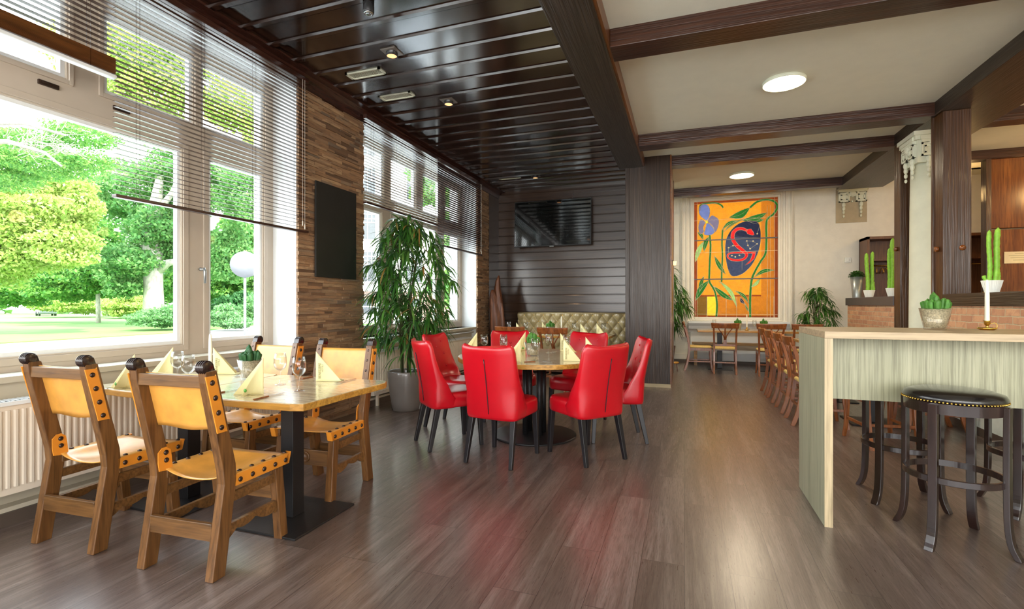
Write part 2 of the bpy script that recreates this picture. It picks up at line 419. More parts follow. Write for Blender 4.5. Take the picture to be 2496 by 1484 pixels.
# boarded ceiling with raised battens every 0.29 m
m = MB().box(-4.1, -.76, YB, 9.6, ZC, ZC+.12)
y = 3.697-.29*24
while y < 9.4:
    m.prism([(y-.030, ZC), (y-.022, ZC-.018), (y+.022, ZC-.018), (y+.030, ZC)], 'x', -3.45, -.9)
    m.box(-3.5, -.9, y+.045, y+.052, ZC-.004, ZC)
    y += .29
struct('ceiling', m, 'ceil_board', 'glossy dark brown boarded ceiling with battens')
struct('trim_1', MB().prism([(WX, ZC-.15), (WX+.03, ZC-.14), (WX+.045, ZC-.07), (WX+.10, ZC-.03), (WX+.16, ZC-.02), (WX+.16, ZC), (WX, ZC)], 'y', YB, 9.43), 'slat', 'dark cornice above the windows')
struct('ceiling_2', MB().box(-.62, XR, YB, 10.3, ZW, ZW+.12).box(-1.4, XR, 10.3, 11.5, 3.62, 3.74).box(-1.4, XR, 10.18, 10.3, ZW, 3.74), 'ceil_white', 'white plaster ceiling between the beams')
# beams
struct('trim_2', MB().box(-.955, -.60, YB, 7.80, ZB, ZC+.02), 'beam_y', 'main ceiling beam with rough grain', bevel=.006)
struct('trim_3', MB().box(-.60, -.575, YB, 7.80, ZB+.01, ZC), 'slat_warm', 'warm brown edge board of the main beam')
for i, (y0, y1) in enumerate(((4.07, 4.33), (6.73, 6.98), (7.85, 8.07), (10.13, 10.30))):
    struct('trim_%d' % (4+i), MB().box(-.575 if y0 < 7 else -.2, 2.64, y0, y1, ZB, ZW+.02), 'beam_x', 'dark cross beam', bevel=.004)
struct('trim_8', MB().box(2.63, 3.35, YB, 10.5, ZB, ZW+.02), 'beam_y', 'wide beam over the brick counter', bevel=.004)
struct('trim_9', MB().box(3.35, XR, 7.17, 7.4, ZB, ZW+.02).box(3.35, XR, 9.05, 9.25, ZB+.02, ZW+.02), 'beam_x', 'cross beams of the side room', bevel=.004)
# window wall : piers, lintel, parapets
m = MB()
for y0, y1 in ((3.89, 4.94), (8.345, 8.9)): m.box(-4.15, WX-.012, y0, y1, 0, ZC)
m.box(-4.15, WX-.05, YB, YB+.6, 0, ZC)
m.box(-4.15, WX-.02, YB, 8.4, 3.42, ZC).box(-4.15, WX, 8.9, 9.6, 0, ZC)
m.box(-4.15, -3.72, YB, 3.9, -.0, .80).box(-4.15, -3.72, 4.93, 8.35, 0, .84)
struct('wall_left', m, 'reveal_white', 'white window wall with deep reveals')
m = MB().box(-3.72, -3.70, YB, 3.885, .09, .80).box(-3.72, -3.70, 4.945, 8.34, .09, .84)
for z in (.24, .40, .56, .70): m.box(-3.70, -3.696, YB, 3.885, z, z+.004).box(-3.70, -3.696, 4.945, 8.34, z, z+.004)
m.box(-3.72, -3.62, YB, 3.885, .0, .10).box(-3.72, -3.62, 4.945, 8.34, 0, .10)
m.box(-3.90, -3.66, YB, 3.885, .80, .835).box(-3.90, -3.60, 4.945, 8.34, .80, .84)
struct('trim_10', m, 'cream_paint', 'cream boarding and sill below the windows')
struct('baseboard_left', MB().box(-3.72, -3.60, YB, 3.885, 0, .075).box(-3.72, -3.60, 4.945, 8.34, 0, .075), 'plinth', 'dark skirting under the windows')
# stacked stone strips
def cladding(name, y0, y1, label):
    m = MB(); z = 0.0; r = random.Random(int(y0*100))
    while z < ZC-.15:
        h = r.choice((.018, .024, .03, .036)); yy = y0
        while yy < y1-.001:
            L = r.uniform(.07, .34); e = min(y1, yy+L)
            if y1-e < .05: e = y1
            t = r.uniform(0, .022)
            m.box(WX-.012, WX+.004+t, yy+.0006, e-.0006, z+.0006, z+h-.0006); yy = e
        z += h
    return struct(name, m, 'ledge_stone', label, fix=False)
cladding('wall_pillar_1', 3.89, 4.94, 'stacked stone pillar between the windows')
cladding('wall_pillar_2', 8.345, 8.9, 'narrow stacked stone pillar in the corner')
# corner panelling + far dark wall
m = MB().box(WX, WX+.02, 8.9, 9.43, 0, ZC)
m.box(-3.6, -.18, 9.45, 9.6, 0, ZC)
z = .08
while z < ZC-.1:
    m.prism([(9.43, z+.004), (9.425, z+.012), (9.425, z+.158), (9.43, z+.166), (9.46, z+.166), (9.46, z+.004)], 'x', -3.58, -.86); z += .17
m.box(-2.05, -.86, 9.405, 9.43, 3.40, 3.42).box(-2.06, -2.04, 9.405, 9.43, 3.1, 3.42)
struct('wall_back', m, 'dark_panel', 'dark horizontal board wall behind the bench')
m = MB().box(-.85, -.2, 7.78, 9.45, 0, ZC)
m.box(-.86, -.80, 7.765, 7.79, 0, ZC)
struct('wall_column', m, 'beam_z', 'wide dark grained wood pillar', bevel=.004)
struct('trim_11', MB().box(-.2, -.185, 7.775, 9.47, 0, ZW).box(-.196, -.18, 7.80, 7.83, 0, ZW), 'slat_warm', 'warm brown edge of the pillar')
struct('baseboard_column', MB().box(-.86, -.19, 7.755, 7.79, 0, .05), 'stone_tan', 'pale foot strip of the pillar')
# far room walls ; the stained glass opening is x .2..1.8 z .985..3.44
m = MB().box(-1.4, .14, YF, YF+.2, 0, 3.7).box(1.86, XR, YF, YF+.2, 0, 3.7).box(.14, 1.86, YF, YF+.2, 0, .93).box(.14, 1.86, YF, YF+.2, 3.5, 3.7)
struct('wall_far', m, 'wall_white', 'rough white plaster end wall')
struct('wall_far_left', MB().box(-1.4, -1.2, 9.6, 11.5, 0, 3.7), 'wall_white')
struct('wall_right', MB().box(XR, XR+.2, YB, 11.5, 0, 3.7), 'wall_white')
struct('baseboard_far', MB().box(-1.2, 3.2, YF-.03, YF, 0, .07), 'plinth', 'dark skirting of the end wall')
struct('trim_12', MB().box(-1.2, .62, YF-.03, YF, .07, .20).box(1.9, 2.9, YF-.03, YF, .07, .20), 'moulding', 'white skirting board', bevel=.01)
m = MB().box(-4.15, XR+.2, YB-.2, YB, 0, .7).box(-4.15, XR+.2, YB-.2, YB, 3.1, 3.7)
for x in (-4.15, -1.6, .9, 3.4, 6.2): m.box(x, x+.2, YB-.2, YB, .7, 3.1)
struct('wall_front', m, 'wall_white', 'front wall with wide windows behind the camera')
# stained glass surround
def rim(m, x0, x1, z0, z1, t, y0, y1):
    m.box(x0-t, x0, y0, y1, z0-t, z1+t).box(x1, x1+t, y0, y1, z0-t, z1+t).box(x0, x1, y0, y1, z1, z1+t).box(x0, x1, y0, y1, z0-t, z0)
m = MB()
rim(m, .2, 1.8, .985, 3.44, .05, YF-.05, YF+.05)
rim(m, .15, 1.85, .935, 3.49, .03, YF-.075, YF+.02)
for s, xa in ((-1, .115), (1, 1.885)):
    for k, (w_, t) in enumerate(((.05, .05), (.03, .10), (.06, .07), (.02, .11), (.035, .05))):
        a = xa+s*(.0 if k == 0 else sum(q[0] for q in ((.05, .05), (.03, .10), (.06, .07), (.02, .11), (.035, .05))[:k]))
        m.box(min(a, a+s*w_), max(a, a+s*w_), YF-t, YF, .55 if s < 0 else .1, 3.62)
m.box(.0, 2.0, YF-.06, YF, .80, .93)
struct('trim_13', m, 'moulding', 'stepped cream mouldings around the stained glass', bevel=.006)
m = MB().prism([(YF, .66), (YF, .90), (YF-.28, .90), (YF-.28, .86), (YF-.22, .80), (YF-.2, .74), (YF-.1, .70), (YF-.08, .66)], 'x', .08, 1.98)
m.box(.12, 1.9, YF-.1, YF, .07, .66)
struct('trim_14', m, 'reveal_white', 'pale marble ledge under the stained glass', bevel=.004)

# ------------------------------------------------------------------ windows
def window(name, y0, y1, zb, zt, panes, label):
    """panes: list of (y0,y1,z0,z1) glass openings; the frame is the slab minus openings"""
    ys = sorted({y0, y1, *[p[0] for p in panes], *[p[1] for p in panes]})
    zs = sorted({zb, zt, *[p[2] for p in panes], *[p[3] for p in panes]})
    m = MB()
    for i in range(len(ys)-1):
        for j in range(len(zs)-1):
            cy, cz = (ys[i]+ys[i+1])/2, (zs[j]+zs[j+1])/2
            if not any(p[0] < cy < p[1] and p[2] < cz < p[3] for p in panes):
                m.box(-3.975, GX, ys[i], ys[i+1], zs[j], zs[j+1])
    o = struct(name, m, 'frame_paint', label)
    for pi_, (a, b, c, d) in enumerate(panes):
        m = MB()
        for x0, x1, t0, t1 in ((GX, GX+.011+.0008*pi_, .012, .038 if d-c < .8 else .056), (GX-.001, GX+.004, .0006, .012)):
            m.box(x0, x1, a-t1, a-t0, c-t1, d+t1).box(x0, x1, b+t0, b+t1, c-t1, d+t1).box(x0, x1, a-t0, b+t0, d+t0, d+t1).box(x0, x1, a-t0, b+t0, c-t1, c-t0)
        m.build('sash', 'frame_paint', o, bevel=.003)
        m = MB(); t = .026
        m.box(-3.955, GX-.012, a, a+t, c, d).box(-3.955, GX-.012, b-t, b, c, d).box(-3.955, GX-.012, a+t, b-t, d-t, d).box(-3.955, GX-.012, a+t, b-t, c, c+t)
        m.build('glazing_bead', 'frame_light', o)
        MB().box(-3.944, -3.940, a+t, b-t, c+t, d-t).build('pane', 'window_glass', o)
    return o
P1 = [(-2.4, -.25, .93, 2.52), (.10, .55, .93, 2.52), (.80, 2.93, .93, 2.52), (3.18, 3.76, .93, 2.52),
      (-2.4, -.8, 2.76, 3.33), (-.5, .55, 2.76, 3.33), (.80, 2.13, 2.76, 3.33), (2.36, 3.03, 2.76, 3.33), (3.11, 3.77, 2.76, 3.33)]
w1 = window('window_1', YB+.6, 3.89, .80, 3.45, P1, 'large cream-framed window beside the leather chairs')
P2 = [(5.06, 5.76, .95, 2.50), (6.04, 7.35, .95, 2.50), (7.62, 8.20, .95, 2.50), (5.06, 5.80, 2.70, 3.33), (5.99, 6.66, 2.70, 3.33), (6.89, 7.45, 2.70, 3.33), (7.66, 8.20, 2.70, 3.33)]
w2 = window('window_2', 4.94, 8.345, .80, 3.45, P2, 'cream-framed window behind the tall potted palm')
def handle(win, y, z):
    m = MB().lathe([(.014, 0), (.014, .012), (.009, .014), (.009, .05)], 12, axis='x', c=(GX+.012, y, z))
    m.tube([(GX+.055, y, z+.01), (GX+.066, y, z-.02), (GX+.066, y, z-.12)], [.010, .012, .009], 8)
    m.build('handle', 'grey_metal', win)
handle(w1, 3.09, 1.55); handle(w2, 5.9, 1.5)
for y in (2.03, 2.47): MB().box(GX, GX+.018, y-.055, y+.055, 2.66, 2.69).box(GX, GX+.026, y-.04, y+.04, 2.668, 2.682).build('tilt_catch', 'stud', w1, bevel=.003)

# ------------------------------------------------------------------ blinds
def blind(y0, y1, zbot, ztop, tilt, label, stack=0, warm=False):
    root = thing('venetian_blind', label, 'blind', (WX+.085, (y0+y1)/2, ztop), 0, 'wooden venetian blinds over the windows')
    h = (y1-y0)/2; W = .036
    MB().box(-.025, .025, -h, h, -.05, 0).build('head_rail', 'slat', root, bevel=.004)
    m = MB(); z = -.075; low = zbot-ztop
    zs = []
    while z > low+.03+stack: zs.append(z); z -= .034
    for k, z in enumerate(zs):
        tl = tilt if not isinstance(tilt, tuple) else tilt[0]+(tilt[1]-tilt[0])*max(0, (k/len(zs)-.72)/.28)
        m.box(-W/2, W/2, -h+.004, h-.004, -.0013, .0013, Matrix.Translation((0, 0, z)) @ Matrix.Rotation(math.radians(tl), 4, 'Y'))
    if not stack: m.build('slats', 'slat', root)
    else:
        m.build('slats', 'slat', root); m = MB(); z = low+.03
        while z < low+.03+stack: m.box(-W/2, W/2, -h+.004, h-.004, z, z+.0028); z += .0045
        m.build('stacked_slats', 'slat_warm', root)
    MB().box(-.024, .024, -h, h, low, low+.022).build('bottom_rail', 'slat' if not warm else 'frame_light', root, bevel=.004)
    m = MB(); n = max(2, int((y1-y0)/.42))
    for i in range(n):
        y = -h+.15+(2*h-.3)*i/(n-1)
        for x in (-.019, .019): m.box(x-.0008, x+.0008, y-.0008, y+.0008, low, -.05)
    m.build('ladder_cords', 'slat', root)
    if stack: return root
    m = MB()
    for k in range(2):
        y = h-.06-k*.03
        m.box(.028, .0295, y-.0008, y+.0008, low+.08+k*.03, -.04).lathe([(.003, 0), (.005, .01), (.004, .05)], 8, (.029, y, low+.03+k*.03))
    m.build('pull_cords', 'moulding', root)
    return root
blind(.35, 2.19, 2.72, 3.47, 4, 'raised wooden blind, its slats stacked high, leftmost of the four blinds', stack=.10, warm=True)
blind(2.185, 3.93, 1.95, 3.47, 6, 'wide wooden blind lowered half way with open slats, between raised blind and stone pillar')
blind(4.86, 6.65, 2.43, 3.47, 6, 'open-slatted wooden blind hanging above the potted palm')
blind(6.66, 8.36, 2.14, 3.47, (62, 18), 'closed dark wooden blind beside the corner stone pillar')

# ------------------------------------------------------------------ radiators
def radiator(y0, y1, z0, z1, label, x=-3.60):
    r = thing('radiator', label, 'radiator', (x, (y0+y1)/2, 0)); h = (y1-y0)/2
    m = MB().box(-.05, .05, -h, h, z0, z1); n = int((y1-y0)/.036)
    for i in range(n):
        y = -h+.025+(2*h-.05)*i/(n-1)
        m.prism([(.05, y-.011), (.060, y-.006), (.060, y+.006), (.05, y+.011)], 'z', z0+.04, z1-.05)
    m.build('panel', 'radiator', r)
    m = MB().box(-.055, .064, -h-.003, h+.003, z1-.022, z1-.0)
    for i in range(int((y1-y0)/.02)): m.box(-.045, .045, -h+.01+i*.02, -h+.018+i*.02, z1, z1+.003)
    m.build('top_grille', 'frame_light', r)
    MB().box(.0, .03, -h+.1, -h+.13, 0, z0).build('bracket', 'radiator', r); MB().box(0, .03, h-.13, h-.1, 0, z0).build('bracket', 'radiator', r)
    MB().lathe([(.016, 0), (.020, .01), (.020, .05), (.014, .055)], 12, (0.02, h+.0, z1-.03), axis='y').build('thermostat', 'frame_light', r)
radiator(.6, 3.70, .19, .71, 'long cream ribbed radiator below the large window')
radiator(5.1, 7.95, .14, .68, 'cream ribbed radiator behind the potted palm')
MB_pipe = MB().tube([(-3.56, 5.1, .76), (-3.56, 8.1, .76)], .012, 10)
tag(MB_pipe.build('radiator_rail', 'frame_light'), 'thin white rail along the wall above the cream radiator near the palm', 'rail')

# ------------------------------------------------------------------ stained glass window
sg = thing('stained_glass_window', 'tall amber stained glass panel with red swan in a dark oval', 'stained glass window', (.2, YF, .985))
def zc(X, Y):   # sketch coordinates -> panel plane (local)
    u = (X-48)/942.; top = 105-53*u; v = (Y-top)/(1397-top)
    return (1.6*u, 2.455*(1-v))
PIECES = []
def piece(name, poly, mat, y, t=.005): PIECES.append((name, [zc(*p) for p in poly], mat))
def stroke(name, pts, wd, mat, y, t=.004):
    P = [Vector((*zc(*p), 0)) for p in pts]; n = len(P)
    if not isinstance(wd, (list, tuple)): wd = [wd]*n
    L, Rr = [], []
    for i in range(n):
        d = (P[min(i+1, n-1)]-P[max(0, i-1)]).normalized(); q = Vector((-d.y, d.x, 0))*wd[i]/2
        L.append((P[i].x+q.x, P[i].y+q.y)); Rr.append((P[i].x-q.x, P[i].y-q.y))
    if mat == 'lead': LEAD.append([tuple(p)[:2] for p in P]); return
    PIECES.append((name, L+Rr[::-1], mat))
LEAD = []
def smoothc(pts, k=6):
    out = []; n = len(pts)
    for i in range(n-1):
        p0, p1, p2, p3 = pts[max(i-1, 0)], pts[i], pts[i+1], pts[min(i+2, n-1)]
        for j in range(k):
            t = j/k
            out.append(tuple(.5*((2*p1[a])+(-p0[a]+p2[a])*t+(2*p0[a]-5*p1[a]+4*p2[a]-p3[a])*t*t+(-p0[a]+3*p1[a]-3*p2[a]+p3[a])*t**3) for a in (0, 1)))
    out.append(pts[-1]); return out
def rect(name, a, b, c, d, mat): PIECES.append((name, [(a, c), (b, c), (b, d), (a, d)], mat))
rect('amber_glass', 0, 1.6, 0, 2.455, 'sg_amber')
rect('brown_border', 0, .06, 0, 2.455, 'sg_brown'); rect('brown_border', 1.54, 1.6, 0, 2.455, 'sg_brown')
rect('brown_border', .0, 1.6, 2.41, 2.455, 'sg_brown'); rect('brown_border', 0, 1.6, 0, .035, 'sg_brown'); rect('brown_border', 0, 1.6, .43, .465, 'sg_brown')
rect('olive_glass', .06, .26, .035, .43, 'sg_olive'); rect('yellow_glass', .26, .44, .035, .43, 'sg_yellow')
rect('deep_amber_glass', 1.30, 1.54, .035, 2.41, 'sg_deep'); rect('deep_amber_glass', .44, 1.54, .035, .43, 'sg_deep')
YG = -.010
def leafp(a, b, bulge, mat='sg_green', y=YG):
    a, b = Vector(a), Vector(b); d = b-a; q = Vector((-d.y, d.x))
    p = [tuple(a+d*t+q*bulge*math.sin(PI*t)) for t in [i/8 for i in range(9)]]+[tuple(a+d*t-q*.05*math.sin(PI*t)) for t in [1-i/8 for i in range(1, 8)]]
    piece('leaf', p, mat, y); stroke('vein', smoothc([tuple(a), tuple(a+d*.5+q*(bulge-.05)/2), tuple(b)], 4), .007, 'lead', y-.004)
for pts, wd in (([(230, 470), (240, 600), (232, 760), (225, 960), (232, 1010), (290, 1110), (315, 1250), (308, 1392)], .036),
                ([(380, 410), (372, 560), (378, 700), (370, 870), (368, 1000)], .03),
                ([(690, 165), (770, 100), (880, 78), (960, 105), (985, 165), (945, 240), (880, 295), (866, 380), (868, 520), (858, 680), (800, 780), (740, 890), (705, 990), (690, 1180), (690, 1398)], .040),
                ([(110, 200), (118, 145), (170, 118), (300, 112), (360, 135), (385, 165)], .03)):
    stroke('stem', smoothc(pts, 5), wd, 'sg_green', YG)
for a, b, bl, mt in (((455, 275), (688, 165), .26, 'sg_green'), ((600, 310), (875, 225), .18, 'sg_green'), ((640, 300), (845, 300), .2, 'sg_green'), ((370, 420), (560, 310), -.2, 'sg_green'), ((390, 440), (640, 290), -.12, 'sg_green'),
                     ((155, 525), (85, 440), .3, 'sg_green'), ((225, 490), (165, 660), .24, 'sg_green'), ((165, 540), (60, 780), .16, 'sg_palegreen'), ((285, 705), (415, 915), .14, 'sg_green'),
                     ((225, 985), (65, 1215), .2, 'sg_green'), ((165, 935), (110, 1120), .16, 'sg_green'), ((275, 1050), (500, 1210), .15, 'sg_green'), ((335, 990), (540, 1290), -.17, 'sg_palegreen'),
                     ((515, 1100), (675, 1245), -.2, 'sg_green'), ((580, 1170), (635, 1250), .3, 'sg_navy'), ((735, 950), (960, 870), -.22, 'sg_green'), ((700, 1060), (800, 960), .2, 'sg_palegreen'), ((630, 1240), (680, 1340), .12, 'sg_green')):
    leafp(a, b, bl, mt)
oval = smoothc([(700, 312), (765, 325), (795, 380), (806, 470), (800, 580), (765, 700), (700, 820), (610, 905), (530, 935), (475, 925), (440, 850), (415, 730), (410, 620), (422, 520), (470, 430), (550, 355), (630, 322), (700, 312)], 3)[:-1]
piece('oval', oval, 'sg_slate', YG)
piece('oval_shade', [p for p in oval if p[1] < 505], 'sg_navy', YG-.004)
stroke('oval_edge', oval+[oval[0]], .012, 'lead', YG-.006)
body = smoothc([(655, 425), (600, 402), (540, 410), (498, 455), (497, 520), (540, 590), (610, 650), (650, 695), (615, 745), (530, 757), (455, 738), (437, 700), (470, 678), (560, 672), (650, 672), (752, 668)], 5)
stroke('swan', body, [.045+.025*math.sin(PI*min(1, i/40)) if i < 50 else .03 for i in range(len(body))], 'sg_red', YG-.010)
piece('swan_head', [(640, 420), (665, 408), (700, 405), (725, 440), (735, 470), (715, 478), (690, 470), (660, 460)], 'sg_red', YG-.013)
piece('swan_tail', [(752, 668), (735, 740), (680, 790), (630, 815), (690, 760), (715, 690), (700, 675)], 'sg_red', YG-.013)
for X, Y in ((768, 460), (652, 540), (722, 543), (766, 574), (664, 590), (690, 628), (448, 617), (497, 594), (485, 705), (523, 720), (570, 703)):
    x, z = zc(X, Y); MB().lathe([(.017, -.010), (.017, -.002)], 12, (x, 0, z), axis='y').build('star', 'star', sg)
for pl in ([(448, 617), (497, 594), (560, 590)], [(448, 617), (445, 680)], [(652, 540), (722, 543), (766, 574), (690, 628), (664, 590), (652, 540)], [(600, 760), (598, 880)], [(768, 460), (800, 350)]):
    stroke('star_line', pl, .005, 'lead', YG-.008)
# iris
piece('petal', smoothc([(185, 305), (130, 265), (105, 215), (115, 150), (165, 125), (210, 140), (232, 190), (225, 260), (200, 305), (185, 305)], 3), 'sg_lilac', YG-.012)
piece('petal', smoothc([(195, 320), (250, 255), (290, 265), (330, 295), (335, 345), (320, 400), (290, 440), (270, 380), (230, 340), (195, 320)], 3), 'sg_mauve', YG-.012)
piece('petal', smoothc([(185, 330), (130, 295), (105, 340), (98, 400), (120, 460), (160, 440), (155, 380), (185, 330)], 3), 'sg_mauve', YG-.012)
piece('petal', smoothc([(195, 340), (180, 400), (165, 460), (200, 475), (250, 470), (285, 440), (270, 390), (225, 345), (195, 340)], 3), 'sg_lilac', YG-.014)
hx, hz = zc(195, 325); PIECES.append(('iris_heart', [(hx+.032*math.cos(k*PI/5), hz+.038*math.sin(k*PI/5)) for k in range(10)], 'sg_yellow'))
def raster():
    """every piece of glass is cut out of one plane; later pieces replace what lies under them"""
    NX, NZ = 200, 300; own = [[0]*NX for _ in range(NZ)]
    for k, (nm, poly, mt) in enumerate(PIECES):
        zs = [p[1] for p in poly]
        for j in range(max(0, int(min(zs)/2.455*NZ)-1), min(NZ, int(max(zs)/2.455*NZ)+2)):
            z = (j+.5)/NZ*2.455; xs = []
            for a in range(len(poly)):
                p, q = poly[a], poly[(a+1) % len(poly)]
                if (p[1] > z) != (q[1] > z): xs.append((p[0]+(z-p[1])*(q[0]-p[0])/(q[1]-p[1]), 1 if q[1] > p[1] else -1))
            xs.sort(); wn_ = 0
            for a in range(len(xs)-1):
                wn_ += xs[a][1]
                if wn_:
                    for i in range(max(0, math.ceil(xs[a][0]/1.6*NX-.5)), min(NX-1, math.floor(xs[a+1][0]/1.6*NX-.5))+1): own[j][i] = k
    for k, (nm, poly, mt) in enumerate(PIECES):
        m = MB()
        for j in range(NZ):
            i = 0; row = own[j]
            while i < NX:
                if row[i] == k:
                    e = i
                    while e < NX and row[e] == k: e += 1
                    a, b, c, d = i*1.6/NX, e*1.6/NX, j*2.455/NZ, (j+1)*2.455/NZ
                    m.add([(a, 0, c), (b, 0, c), (b, 0, d), (a, 0, d)], [(0, 1, 2, 3)]); i = e
                else: i += 1
        if m.f: m.build(nm, mt, sg, fix=False)
raster()
m = MB()
for nm, poly, mt in PIECES[10:]: m.tube([(p[0], 0, p[1]) for p in poly]+[(poly[0][0], 0, poly[0][1])], .0035, 4)
for ln in LEAD: m.tube([(p[0], 0, p[1]) for p in ln], .003, 4)
for X in (62, 200, 420, 540, 875, 910, 948):
    x, z = zc(X, 1200); m.box(x-.003, x+.003, -.003, .003, 0, .43)
for X in (880, 910): x, z = zc(X, 600); m.box(x-.002, x+.002, -.003, .003, .43, 2.3)
for z_ in (.058, 1.37, 2.06): m.box(0, 1.6, -.003, .003, z_-.0025, z_+.0025)
for x_ in (.06, 1.54): m.box(x_-.003, x_+.003, -.003, .003, 0, 2.455)
m.box(0, 1.6, -.003, .003, 2.407, 2.413)
m.build('lead_lines', 'lead', sg, fix=False)
for z_ in (.80, 1.63): MB().box(0, 1.6, -.035, -.02, z_-.012, z_+.012).build('support_bar', 'slab_dark', sg)

# ================================================================== FURNITURE
# ---- wood and leather chair
def leather_chair():
    t = thing('leather_chair', 'leather chair', 'chair')
    W = .205
    for s in (-1, 1):
        x0, x1 = s*W-.023, s*W+.023
        prof = [(-.255, 0), (-.185, 0), (-.120, .43), (-.125, .50), (-.225, .93), (-.232, .955), (-.290, .955), (-.285, .90), (-.195, .48), (-.190, .42)]
        MB().prism(prof, 'x', x0, x1).build('rear_leg', 'chair_wood', t, bevel=.004)
        m = MB(); pr = []
        for k in range(4):
            h = x0+k*(x1-x0)/4; q = (x1-x0)/4
            pr += [(.022, h+.0005), (.030, h+q*.25), (.031, h+q*.6), (.024, h+q*.97)]
        m.lathe(pr, 20, (0, -.276, .970), axis='x')
        m.prism([(-.232, .93), (-.285, .93), (-.276, .990), (-.25, .985)], 'x', x0+.001, x1-.001)
        m.build('scroll_finial', 'stool_wood', t)
        MB().bar((s*(W-.01), .205, 0), (s*(W-.01), .165, .415), .050, .050, .042, .055).build('front_leg', 'chair_wood', t, bevel=.004)
        # scalloped side stretcher
        sc = [(-.20, .215), (.17, .215), (.17, .165), (.15, .150)]
        for i in range(25):
            u = i/24; sc.append((.14-u*.30, .165-.022*abs(math.sin(u*PI*2.5))**.7+.03*math.sin(PI*u)))
        sc += [(-.17, .150), (-.20, .160)]
        MB().prism(sc, 'x', s*(W-.01)-.011, s*(W-.01)+.011).build('side_stretcher', 'chair_wood_h', t, bevel=.002)
        MB().bar((s*(W-.012), -.15, .335), (s*(W-.012), .17, .335), .02, .045, up=(0, 0, 1)).build('side_rail', 'chair_wood_h', t, bevel=.002)
        MB().box(s*(W-.008)-.022, s*(W-.008)+.022, -.14, .215, .395, .438).build('seat_rail', 'chair_wood_h', t, bevel=.003)
    MB().box(-W+.02, W-.02, -.222, -.200, .165, .245).build('rear_stretcher', 'chair_wood_h', t, bevel=.003)
    o = MB().box(-W+.02, W-.02, .170, .192, .215, .315).build('front_stretcher', 'chair_wood_h', t, bevel=.003)
    m = MB().lathe([(.036, .192), (.036, .198), (.028, .200), (.024, .195), (.012, .202), (0, .204)], 20, (-.0, 0, .268), axis='y')
    for k in range(5): m.prism([(.055+k*.018, .235), (.060+k*.018, .235), (.066+k*.018, .292), (.061+k*.018, .292)], 'y', .192, .196)
    m.build('carved_rosette', 'chair_wood', o)
    MB().bar((-W+.02, -.268, .903), (W-.02, -.268, .903), .055, .022, up=(0, 1, 0)).build('top_rail', 'chair_wood_h', t, bevel=.003)
    # seat leather: sagging sling wrapped over both side rails
    def seat(u, v):
        y = -.150+v*.375; a = (u-.5)*2; e = abs(a)
        x = a*(W+.020)
        z = .446-(.048*(1-(e/.80)**2.4)*math.sin(PI*min(1, .25+v*.72)) if e < .80 else 0)
        if v < .12: z += .0
        return (x, y, z)
    m = MB().grid(seat, 24, 14); m.build('seat', 'tan_leather', t, solid=.005)
    for s in (-1, 1):
        sd = MB().box(s*(W+.020)-.003, s*(W+.020)+.003, -.135, .225, .392, .447); st = sd.build('seat_side', 'tan_edge', t, bevel=.002)
        MB().prism([(.215, .447), (.245, .452), (.228, .392), (.20, .392)], 'x', s*(W+.02)-.003-(.03 if s > 0 else 0), s*(W+.02)+.003+(.03 if s < 0 else 0)).build('seat_corner', 'tan_edge', t, bevel=.002)
        for k in range(5):
            y = -.10+k*.075
            MB().sph((s*(W+.024), y, .417), .0125, 10, 6, (.6, 1, 1)).build('stud', 'stud', t)
            if k < 5: MB().sph((s*(W-.002), y+.02, .450), .0115, 10, 6, (1, 1, .6)).build('stud', 'stud', t)
        # rear tab folded up along the inner face of the back post
        xa = s*(W-.028)
        pl = [(-.182, .44), (-.112, .43), (-.118, .50), (-.125, .535), (-.145, .552), (-.168, .550), (-.188, .530), (-.188, .48)]
        MB().prism(pl, 'x', xa-.003, xa+.003).build('seat_tab', 'tan_edge', t, bevel=.001)
        for yy, zz in ((-.150, .525), (-.148, .487)): MB().sph((xa-s*.005, yy, zz), .0125, 10, 6, (.6, 1, 1)).build('stud', 'stud', t)
    # back leather: panel in front of the posts wrapped on their outer sides
    def yb(z): return -.205-(z-.68)*.235+.024
    def back(u, v):
        z = .665+v*.265; a = (u-.5)*2
        return (a*(W+.026), yb(z)-.006*(1-a*a)-(0), z+.008*a*a*(v-.5)+(.006*math.sin(u*9) if v == 0 else 0))
    MB().grid(back, 20, 10).build('backrest', 'tan_leather', t, solid=.005)
    for s in (-1, 1):
        m = MB(); xa = s*(W+.025)
        m.prism([(yb(.665), .665), (yb(.665)-.055, .665), (yb(.93)-.055, .93), (yb(.93), .93)], 'x', xa-.003, xa+.003); m.build('back_side', 'tan_edge', t, bevel=.002)
        for k in range(4):
            z = .69+k*.070
            MB().sph((s*(W+.029), yb(z)-.028, z), .0125, 10, 6, (.6, 1, 1)).build('stud', 'stud', t)
            MB().sph((s*W, yb(z)+.005, z+.018), .0125, 10, 6, (1, .6, 1)).build('stud', 'stud', t)
    return t
LC = Proto(leather_chair()); G = 'rustic leather chairs around the rectangular tables'
LC.place((-2.235, 1.885, 0), .055, 'wood and tan leather chair nearest the camera, its stained back turned to us', G)
LC.place((-3.02, 1.875, 0), .05, 'wood and tan leather chair farthest left, in front of the long radiator', G)
LC.place((-2.325, 2.76, 0), PI+.07, 'wood and yellow leather chair facing us, in front of the stone pillar', G)
LC.place((-3.02, 2.79, 0), PI, 'wood and pinkish leather chair facing us, below the wide half-lowered blind', G)

